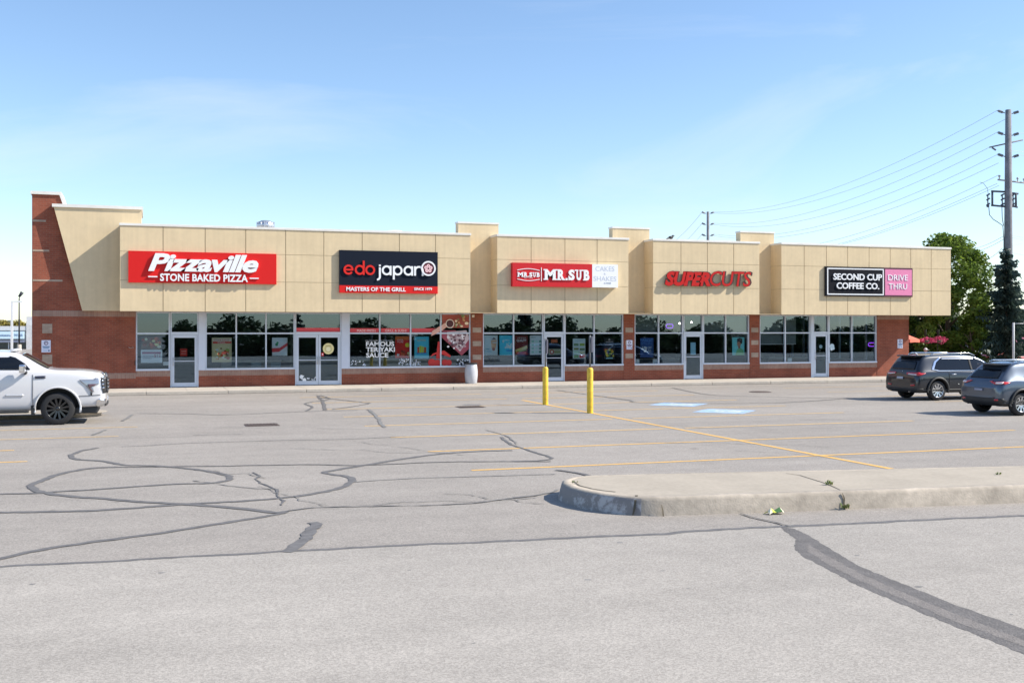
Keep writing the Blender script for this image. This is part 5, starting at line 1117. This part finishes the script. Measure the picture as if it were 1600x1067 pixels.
def at(px, Z):                                                      # plan position on a column at a distance
    k = (px-800)/F; return Z*(ST+k*CT), Z*(CT-k*ST)
x, y = at(1481, 63); tree('maple_tree', 'sunlit green maple rising behind the right end of the stucco fascia', x, y, 8.0, 2.85, 11, M_leaf, 54, 27000, .11, .16, .27)
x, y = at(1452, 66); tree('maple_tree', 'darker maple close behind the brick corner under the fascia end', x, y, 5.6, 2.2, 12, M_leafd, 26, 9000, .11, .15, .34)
x, y = at(1522, 61); tree('small_tree', 'low bright bushy tree between the maple and the blue green conifer', x, y, 3.4, 1.05, 14, M_leaf, 16, 4500, .09, .12, .36)
M_spr = leaf_mat('spruce_needle', (.035, .062, .055), (.10, .145, .12), 2.2, .2)
x, y = at(1572, 60.5); spruce('spruce_tree', 'tall dark blue green spruce standing against the big utility pole', x, y, 7.2, 2.15, 3, M_spr)
for i, (px, Z, h, rad) in enumerate(((1432, 92, 4.6, 2.6), (1470, 96, 5.0, 3.0), (1518, 90, 3.9, 2.6), (1556, 97, 3.6, 2.4), (1600, 93, 4.2, 2.7), (1395, 100, 5, 3), (1350, 104, 4.8, 3), (1640, 95, 4.4, 2.8))):
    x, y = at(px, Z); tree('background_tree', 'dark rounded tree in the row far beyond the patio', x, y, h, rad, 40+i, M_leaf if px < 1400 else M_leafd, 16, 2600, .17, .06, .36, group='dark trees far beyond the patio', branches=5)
# the row across the road, seen mirrored in the shop glass
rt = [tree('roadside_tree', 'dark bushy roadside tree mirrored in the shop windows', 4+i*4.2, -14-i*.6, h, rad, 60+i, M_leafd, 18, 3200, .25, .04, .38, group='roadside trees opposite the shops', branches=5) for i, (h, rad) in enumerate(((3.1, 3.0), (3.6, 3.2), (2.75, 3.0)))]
rnd = random.Random(4)
for i in range(26):
    c = clone(rt[i % 3]); xx_ = 17+i*3.4+rnd.uniform(-1, 1); c.location = (xx_, -14+rnd.uniform(-2.5, 2.5), -.05); k = rnd.uniform(.85, 1.12)
    c.rotation_euler.z = rnd.uniform(0, 6); c.scale = (k*1.1, k, k*rnd.uniform(.8, 1.05))
for i, (xx_, yy_, h) in enumerate(((14, -15, 4.6), (38, -16, 6.5))): spruce('roadside_spruce', 'dark spruce mirrored in the shop windows', xx_, yy_, h, 1.5, 80+i, M_spr, .5, group='roadside spruces opposite the shops')

# ================================================================== UTILITY POLES AND WIRES
M_ins = mat('insulator_grey', (.24, .26, .30), .5)
def pole(px, Z, ztop, r0, r1, label, full):
    x, y = at(px, Z); t = empty('utility_pole', (x, y, 0), label, 'utility pole', )
    MB().tube([(x, y, -.1), (x, y, ztop*.5), (x, y, ztop)], [r0, (r0+r1)/2, r1], 14).build('pole_shaft', M_wood, t)
    u = Vector((CT, -ST, 0)); P = Vector((x, y, 0)); tips = []
    levels = (ztop-.15, ztop-3.45*(1 if full else .58), ztop-6.95*(1 if full else .58))
    for z in levels:
        for s_ in (-1, 1):
            a = P+Vector((0, 0, z-.35))+u*s_*(r1+.02); b = P+Vector((0, 0, z+.05))+u*s_*1.15
            mb = MB(); mb.tube([a, a.lerp(b, .3)], .035, 6)
            for k in range(6): q = a.lerp(b, .32+.1*k); mb.tube([q, q+(b-a)*.05], [.085, .05], 8)
            mb.tube([a.lerp(b, .3), b], .03, 6); mb.build('insulator', M_ins, t); tips.append(b)
    return t, P, u, tips
# measured columns and rows on the near pole give its fittings
PZ = 64.0
def pp(px, py, dz=0): return Vector((*at(px, PZ+dz), EYE+(516-py)*(PZ+dz)/F))
x, y = at(1575.5, PZ)
t = empty('utility_pole', (x, y, 0), 'tall near utility pole with crossarms and switch frame behind the spruce', 'utility pole')
zt_ = pp(1575, 172).z
MB().tube([(x, y, -.1), (x, y, zt_*.5), (x, y, zt_)], [.27, .23, .165], 14).build('pole_shaft', M_wood, t)
nt_ = []
for py in (178, 212, 246):
    for s_ in (-1, 1):
        a = pp(1575.5+s_*5.5, py+(0 if s_ > 0 else -1)); b = pp(1575.5+s_*17, py-(5 if s_ < 0 else 3.5)); mb = MB(); mb.tube([a, b], .03, 6)
        for k in range(6): q = a.lerp(b, .3+.11*k); mb.tube([q, q+(b-a)*.06], [.09, .05], 8)
        mb.build('insulator', M_ins, t); nt_.append(b)
mb = MB().tube([pp(1546, 230.5), pp(1598, 219)], .045, 6); mb.tube([pp(1550, 231), pp(1556, 235)], .05, 6); mb.build('crossarm', M_wood, t)
mb = MB().tube([pp(1559, 281), pp(1612, 287.5)], .05, 6)
for px, py in ((1561.5, 281), (1590, 284.5), (1600, 286)): mb.tube([pp(px, py), pp(px, py-7)], .03, 6); mb.ball(pp(px, py-5.5), .07, 8, 5)
mb.build('crossarm', flat('a9a7a8'), t)
mb = MB(); dk = mat('switch_dark', (.07, .08, .11), .6)
for a, b in (((1549, 299), (1571, 300)), ((1549, 321), (1571, 323)), ((1550.5, 298), (1550.5, 322)), ((1581, 302), (1591, 303)), ((1587.5, 302), (1587.5, 324)), ((1581, 322), (1590, 324))): mb.tube([pp(*a), pp(*b)], .06, 6)
for cx in (1543.5, 1566, 1583):
    mb.tube([pp(cx, 304), pp(cx, 320)], .035, 6)
    for py in (304, 311, 319): mb.tube([pp(cx-2, py+2), pp(cx+3, py-1)], .05, 6)
    mb.ball(pp(cx, 322), .09, 8, 5)
mb.build('switch_frame', dk, t)
mb = MB()
mb.tube([pp(1545, 323), pp(1546, 336), pp(1552, 343), pp(1560, 348), pp(1567, 353), pp(1568.5, 375), pp(1568.5, 390)], .022, 5); mb.tube([pp(1565.5, 324), pp(1566, 340), pp(1568, 353)], .022, 5)
mb.tube([pp(1531, 285), pp(1537, 287), pp(1543, 295), pp(1544, 303)], .012, 5); mb.build('drop_cable', dk, t)
FZ = 120.0
def fp(px, py): return Vector((*at(px, FZ), EYE+(516-py)*FZ/F))
x, y = at(1106.2, FZ); t2 = empty('utility_pole', (x, y, 0), 'thin distant utility pole above the roof over the red letters', 'utility pole')
MB().tube([(x, y, 0), (x, y, fp(1106, 331).z)], [.2, .14], 10).build('pole_shaft', M_wood, t2)
ft_ = []
for py in (333, 350.5, 368):
    for s_ in (-1, 1):
        a = fp(1106.2+s_*3, py+1); b = fp(1106.2+s_*9.5, py-1.5); mb = MB(); mb.tube([a, a.lerp(b, .3), a.lerp(b, .31), b], [.04, .04, .10, .10], 6); mb.build('insulator', M_ins, t2); ft_.append(b)
M_wire = mat('wire_grey', (.42, .47, .52), .6)
def wire(a, b, sag, label, r=.022, n=18):
    pts = [a.lerp(b, i/n)-Vector((0, 0, sag*4*(i/n)*(1-i/n))) for i in range(n+1)]; mid = a.lerp(b, .5)
    tag(MB().tube(pts, r, 5, cap=False).build('overhead_wire', M_wire, origin=a), label, 'wire', 'overhead wires between the poles')
wl = 'thin grey overhead wire crossing the sky between the two utility poles'
for (p0, p1, s_) in (((1559, 172.5), (1115.5, 331.5), 1.6), ((1570, 187), (1115.5, 333), 1.7), ((1560, 206), (1115.5, 349), 1.7), ((1547, 230), (1115.5, 351), 1.8), ((1560, 241), (1115.5, 366), 1.8), ((1560, 255), (1115.5, 368.5), 1.8), ((1560, 274), (1130, 387), 1.8), ((1561, 290), (1130, 398), 1.6), ((1558, 287), (1130, 401), 1.5)):
    wire(pp(*p0), fp(*p1), s_, wl, .012)
for (p1, q) in (((1097, 331.5), (1000, 386)), ((1097, 349), (1000, 398)), ((1097, 366), (1010, 402))):
    wire(fp(*p1), Vector((*at(q[0], 190), EYE+(516-q[1])*190/F)), 2, 'faint overhead wire running down left from the distant pole', .018)
for (p0, q) in (((1592, 174), (1700, 158)), ((1592, 208), (1700, 196)), ((1592, 242), (1700, 236)), ((1600, 284), (1700, 262)), ((1581, 236), (1700, 222)), ((1581, 368), (1700, 366)), ((1581, 371), (1700, 372)), ((1581, 384), (1700, 330)), ((1578, 394), (1700, 398))):
    wire(pp(*p0), Vector((*at(q[0], 78), EYE+(516-q[1])*78/F)), .3, 'overhead wire leaving the near pole toward the right edge', .012)
for (p0, q) in (((1568, 369), (1480, 386)), ((1568, 374), (1480, 392)), ((1566, 388), (1520, 400))):
    wire(pp(*p0), Vector((*at(q[0], 95), EYE+(516-q[1])*95/F)), .5, 'low overhead wire behind the maple crown', .013)

# ================================================================== PATIO AND BACKGROUND AT THE RIGHT
def umbrella(px, Z, zc, r, col, label):
    x, y = at(px, Z); t = empty('patio_umbrella', (x, y, SW), label, 'umbrella'); MB().tube([(x, y, SW), (x, y, zc+.45)], .025, 8).build('umbrella_pole', M_steel, t)
    mb = MB(); n = 8; ap = (x, y, zc+.42)
    for k in range(n):
        a, b = 6.283*k/n, 6.283*(k+1)/n; p, q = (x+r*math.cos(a), y+r*math.sin(a), zc-.12), (x+r*math.cos(b), y+r*math.sin(b), zc-.12); mm = (x+r*.93*math.cos((a+b)/2), y+r*.93*math.sin((a+b)/2), zc-.10)
        mb.add([ap, p, mm, q], [(0, 1, 2), (0, 2, 3)]); mb.add([p, mm, q, (q[0], q[1], q[2]-.16), (mm[0], mm[1], mm[2]-.16), (p[0], p[1], p[2]-.16)], [(0, 5, 4, 1), (1, 4, 3, 2)])
    o = mb.build('canopy', mat('canvas_'+col, col, .8), t); o.modifiers.new('s', 'SOLIDIFY').thickness = .01
    MB().lathe((x, y, SW), [(0, 0), (.28, 0), (.28, .05), (.05, .09), (0, .09)], 16).build('umbrella_base', M_black, t)
umbrella(1397, 58.5, 2.08, 1.3, 'd0705c', 'red orange patio umbrella half hidden by the brick corner')
umbrella(1342, 64, 1.98, 1.4, 'd8603c', 'orange umbrella seen through the coffee shop glass')
M_flow = mat('pink_petal', (.62, .07, .18), .7, var=.3, scale=20)
for i, (px, wd, lab) in enumerate(((1447, 1.0, 'looser pink flower basket nearer the brick corner'), (1467, 1.25, 'fuller pink red flower basket farther from the brick corner'))):
    x, y = at(px, 58.5); z = 1.95; t = empty('flower_basket', (x, y, z), lab, 'flower basket', 'hanging flower baskets on the patio'); rnd = random.Random(i)
    MB().tube([(x, y+.1, 0), (x, y+.1, 2.5), (x, y, 2.5), (x, y, 2.1)], .02, 6).build('hook_stand', M_black, t); MB().lathe((x, y, 1.78), [(0, 0), (.14, .02), (.2, .14), (.0, .14)], 14).build('basket', M_bark, t)
    mb = MB(); leaves(mb, [(Vector((x+dx*.28*wd, y, z+dz)), .17*wd) for dx, dz in ((-1, -.05), (0, .04), (1, -.02), (.3, -.1))], 420, .045, rnd); mb.build('blossoms', M_flow, t)
# seated man with a pale cap
x, y = at(1446.5, 58); t = empty('patio_chair', (x, y, SW), 'dark patio chair holding the person in the pale cap', 'chair')
MB().box(x-.24, y-.24, SW+.42, x+.24, y+.24, SW+.45).build('seat', M_black, t); MB().box(x-.24, y+.22, SW+.46, x+.24, y+.25, SW+.9).build('backrest', M_black, t)
for sx in (-1, 1):
    for sy in (-1, 1): MB().tube([(x+sx*.22, y+sy*.22, SW), (x+sx*.22, y+sy*.22, SW+.42)], .012, 6).build('leg', M_black, t)
person = empty('person', (x, y, SW), 'seated person in a pale cap and grey shirt beyond the dark SUV', 'person')
def skinned(name, J, E, m, parent, lv=2):
    me = bpy.data.meshes.new(name); w = world_of(parent); me.from_pydata([Vector(j[:3])-w for j in J], E, []); o = bpy.data.objects.new(name, me); C.objects.link(o); o.parent = parent
    o.modifiers.new('k', 'SKIN'); sb = o.modifiers.new('s', 'SUBSURF'); sb.levels = sb.render_levels = lv
    for i, j in enumerate(J): me.skin_vertices[0].data[i].radius = (j[3], j[3]*.85)
    me.skin_vertices[0].data[0].use_root = True; finish(o); o.data.materials.append(m); o.data.polygons.foreach_set('use_smooth', [True]*len(o.data.polygons)); return o
z = SW; J = [(x, y+.08, z+.52, .16), (x, y+.10, z+.75, .15), (x, y+.08, z+.98, .16), (x, y+.06, z+1.09, .055), (x, y+.04, z+1.16, .05),
     (x-.20, y+.08, z+1.0, .06), (x-.25, y-.02, z+.76, .045), (x-.17, y-.22, z+.66, .033), (x-.14, y-.30, z+.66, .03), (x+.20, y+.08, z+1.0, .06), (x+.25, y-.02, z+.76, .045), (x+.17, y-.22, z+.66, .033), (x+.14, y-.30, z+.66, .03),
     (x-.10, y+.0, z+.50, .09), (x-.12, y-.40, z+.50, .06), (x-.12, y-.42, z+.08, .04), (x-.12, y-.54, z+.04, .035), (x+.10, y+.0, z+.50, .09), (x+.12, y-.40, z+.50, .06), (x+.12, y-.42, z+.08, .04), (x+.12, y-.54, z+.04, .035)]
E = [(0, 1), (1, 2), (2, 3), (3, 4), (2, 5), (5, 6), (6, 7), (7, 8), (2, 9), (9, 10), (10, 11), (11, 12), (0, 13), (13, 14), (14, 15), (15, 16), (0, 17), (17, 18), (18, 19), (19, 20)]
skinned('body', J, E, flat('6a6e76'), person)
hz = z+1.24; mb = MB(); mb.ball((x, y+.02, hz), (.078, .098, .115), 16, 10); mb.ball((x+.0, y-.085, hz-.01), (.015, .02, .022), 8, 5); mb.ball((x-.08, y+.03, hz-.01), (.012, .02, .03), 8, 5); mb.ball((x+.08, y+.03, hz-.01), (.012, .02, .03), 8, 5)
mb.m = 1; [mb.ball((x+s_*.03, y-.072, hz+.012), (.012, .008, .008), 8, 5) for s_ in (-1, 1)]; mb.m = 2; mb.ball((x, y-.078, hz-.05), (.025, .008, .006), 8, 5); mb.build('head', [mat('skin', (.45, .26, .19), .6), M_black, flat('8a4a42')], person)
mb = MB(); n = 16
mb.lathe((x, y+.02, hz+.03), [(.098, 0), (.10, .03), (.085, .075), (.05, .10), (0, .11)], 18); mb.prism_z([(x-.07, y-.06), (x+.0, y-.19), (x+.10, y-.15), (x+.09, y-.05)], hz+.03, hz+.042); mb.build('cap', flat('dcd6dc'), person)
# orange planters, railings, parked things and signs beyond
x, y = at(1487, 62); t = empty('wooden_planter', (x, y, 0), 'orange brown wooden planter box at the patio edge', 'planter'); MB().box(x-1.0, y-.3, 0, x+1.0, y+.3, 1.22).build('planter_box', flat('9a4a2c'), t, bevel=.02)
mb = MB(); leaves(mb, [(Vector((x-.8+.4*i, y, 1.25)), .25) for i in range(5)], 500, .07, random.Random(2)); mb.build('plant', M_leaf, t)
def far_car(px, Z, w, h, m, label, name='parked_car', cat='car'):
    x, y = at(px, Z); r_ = h/1.5
    st = [(0, .6*h, .5*h, .8*w/4.4, .6, .3), (.08, .72*h, .55*h, .85, .64, .25), (.9, .78*h, .6*h, .88, .66, .22), (1.5, .97*h, .62*h, .88, .6, .2), (2.6, h, .62*h, .88, .6, .2), (3.3, .74*h, .6*h, .88, .66, .2), (4.2, .62*h, .5*h, .86, .64, .24), (4.4, .5*h, .42*h, .75, .6, .3)]
    t = empty(name, (x, y, 0), label, cat); vs, fs = skin_shell(st, x, y); b = MB().add(vs, fs, True).build('body', m, t); s = b.modifiers.new('s', 'SUBSURF'); s.levels = s.render_levels = 1; finish(b); bv_ = bvh_of(b)
    for s_ in (-1, 1): car_panel('side_window', Q([(1.05, .64*h), (3.3, .63*h), (2.7, .90*h), (1.55, .90*h)], x), 'side', bv_, M_cglass, t, .012, side=s_, yc=y)
    for xw in (.85, 3.5):
        for s_ in (-1, 1): wheel(x+xw, y+s_*.80, .32, t, M_alloy, s_, 6)
far_car(1492, 78, 4.4, 1.62, paint('white_car_paint', (.7, .73, .78)), 'white car parked beyond the patio planter')
far_car(1536, 66, 4.4, 1.38, paint('red_car_paint', (.5, .05, .03)), 'red car mostly hidden behind the two grey SUVs')
far_car(1316, 70, 4.4, 1.5, paint('white_car_paint', (.7, .73, .78)), 'white car glimpsed through the coffee shop glass')
x, y = at(1583.5, 57); t = empty('lamp_pole', (x, y, 0), 'thin pale pole standing right beside the spruce', 'pole'); MB().tube([(x, y, 0), (x, y, 2.85)], .06, 10).build('pole_shaft', flat('b4b6ba'), t)
mb = MB().tube([(x, y, 2.8), (x+.5, y-.16, 2.8)], .02, 6); mb.build('arm', flat('b4b6ba'), t)
x, y = at(1596, 75); t = empty('roadside_sign', (x, y, 0), 'pink and white roadside sign board near the right edge', 'sign')
MB().box(x-.9, y-.04, 1.3, x+1.3, y+.04, 1.95).build('sign_board', flat('c0708c'), t); MB().box(x-.9, y-.06, .5, x+1.3, y, 1.28).build('sign_board', flat('b4c0d8'), t)
for s_ in (-.8, 1.2): MB().tube([(x+s_, y, 0), (x+s_, y, 1.3)], .04, 8).build('post', M_steel, t)
for i, px in enumerate((1555, 1545.5, 1563, 1592)):
    x, y = at(px, 68); t = MB().box(x-.06, y-.06, 0, x+.06, y+.06, 1.5 if i else 2.0).build('wooden_post', flat('b06a3c'), origin=(x, y, 0)); tag(t, 'short orange brown wooden post by the grass verge', 'post', 'wooden posts along the verge')
x, y = at(1500, 70); MB_ = MB()
for k in range(46): xx_ = x+k*.35; MB_.tube([(xx_, y, 0), (xx_, y, 1.15)], .02, 5)
MB_.tube([(x, y, 1.15), (x+16, y, 1.15)], .025, 6); MB_.tube([(x, y, .15), (x+16, y, .15)], .025, 6); tag(MB_.build('railing', M_black, origin=(x, y, 0)), 'thin dark metal railing along the grass verge beyond the patio', 'railing')
mb = MB(); gx0, gy0 = at(1425, 72); rnd = random.Random(8)
M_grass = leaf_mat('grass', (.10, .14, .03), (.20, .21, .07), 3)
mb = MB().add([(37.2+8, 58, .03), (95, 40, .03), (120, 82, .03), (44, 82, .03)], [(0, 1, 2, 3)])
tag(mb.build('grass_verge', M_grass), kind='structure')
# far tree lines and rise of ground on both sides
def ridge(name, px0, px1, Z, z0, z1, m, seed, n=140):
    rnd = random.Random(seed); mb = MB(); vs = []; h = 0
    for i in range(n+1):
        px = px0+(px1-px0)*i/n; x, y = at(px, Z); h = .75*h+.25*rnd.uniform(-1, 1); top = z0+(z1-z0)*(.5+1.2*h)
        x2, y2 = at(px, Z+40); vs += [(x, y, -1), (x, y, top*.8), (x*.5+x2*.5, y*.5+y2*.5, top), (x2, y2, -1)]
    mb.add(vs, [(i*4+j, (i+1)*4+j, (i+1)*4+j+1, i*4+j+1) for i in range(n) for j in range(3)], True); return mb.build(name, m)
tag(ridge('hills', -1500, 3600, 620, 6, 9.5, mat('far_wood', (.05, .075, .07), 1, var=.3, scale=.1), 3, 420), kind='structure')
tag(ridge('distant_wood', 1380, 3400, 170, 3.6, 5.6, mat('wood_dark', (.035, .055, .025), 1, var=.4, scale=.6, bump=1, bscale=2), 4, 160), 'dark line of trees far beyond the verge at the right', 'wood', kind='stuff')

# ================================================================== LEFT BACKGROUND
LZ = 140.0
def lp(px, py, Z=LZ): return EYE+(516-py)*Z/F
Yl = at(20, LZ)[1]
t = empty('neighbour_shop', (at(20, LZ)[0], Yl, 0), 'low pale neighbouring shop with a light blue sign at the left edge', 'building')
LX = lambda px: WX(px, Yl)
M_pale = mat('pale_render', (.55, .55, .56), .9, var=.05)
mb = MB().box(LX(-120), Yl+.3, 0, LX(40), Yl+14, lp(20, 509.5)); mb.box(LX(36), Yl+4, 0, LX(90), Yl+18, lp(20, 494)); mb.box(LX(41), Yl, 0, LX(60), Yl+14, lp(20, 508)); mb.box(LX(-120), Yl+.05, lp(20, 516), LX(41), Yl+.3, lp(20, 509.6)); mb.build('wall', M_pale, t)
MB().box(LX(-120), Yl-.5, lp(20, 535), LX(38), Yl+.29, lp(20, 531.5)).build('canopy', flat('70788c'), t)
mb = MB().box(LX(-120), Yl+.22, 0, LX(41), Yl+.29, lp(20, 535)); 
f_ = mb.build('shop_window', mat('far_glass', (.04, .06, .065), .1), t)
mb = MB()
for px in (-30, -5, 12.5, 27.5): mb.box(LX(px), Yl+.16, 0, LX(px)+.12, Yl+.219, lp(20, 535))
mb.build('mullion', M_frame, f_)
ns = empty('shop_sign', (LX(0), Yl-.4, lp(20, 529)), 'pale blue lettered sign box on the low shop at the left edge', 'shop sign')
MB().box(LX(-60), Yl-.45, lp(20, 529.3), LX(38), Yl+.04, lp(20, 517.8)).build('sign_box', flat('c4dcec'), ns)
mb = MB(); text_geo(mb, 'Renaissance Wash', LX(-6), LX(36), lp(20, 525.2), lp(20, 521.6), Yl-.451, .03); mb.build('lettering', flat('6f86a4'), ns)
for i, px in enumerate((5, 11, 26, 34)):
    x, y = at(px, 175); tree('autumn_shrub', 'yellowing shrub showing above the low shop roof', x, y, lp(0, 500.5, 175), 1.7, 90+i, leaf_mat('yellow_leaf', (.28, .22, .04), (.42, .36, .10), 1.5) if i == 0 else MATS['yellow_leaf'], 10, 1200, .2, .1, .4, 'shrub', 'yellow shrubs behind the low shop', 4)
x, y = at(18.5, 62); t = empty('white_frame_post', (x, y, 0), 'white square post with a short arm standing left of the brick tower', 'post')
zt_ = lp(0, 470, 62); MB().box(x-.06, y-.06, 0, x+.06, y+.06, zt_).build('post', M_white, t); MB().box(x+.06, y-.05, zt_-.09, x+.56, y+.05, zt_).build('arm', M_white, t)
x, y = at(30, 115); t = empty('street_lamp', (x, y, 0), 'dark slim lamp post with angled head left of the brick tower', 'street lamp')
zt_ = lp(0, 466, 115); MB().tube([(x, y, .9), (x, y, zt_)], [.09, .06], 8).build('lamp_shaft', flat('23242c'), t); MB().tube([(x, y, 0), (x, y, .95)], [.25, .22], 10).build('lamp_footing', M_conc, t)
mb = MB().tube([(x, y, zt_), (x+.08, y, zt_+.2)], .04, 6); mb.tube([(x-.02, y, zt_+.15), (x+.30, y-.1, zt_+.62)], [.12, .2], 8); mb.build('lamp_head', flat('33343e'), t)
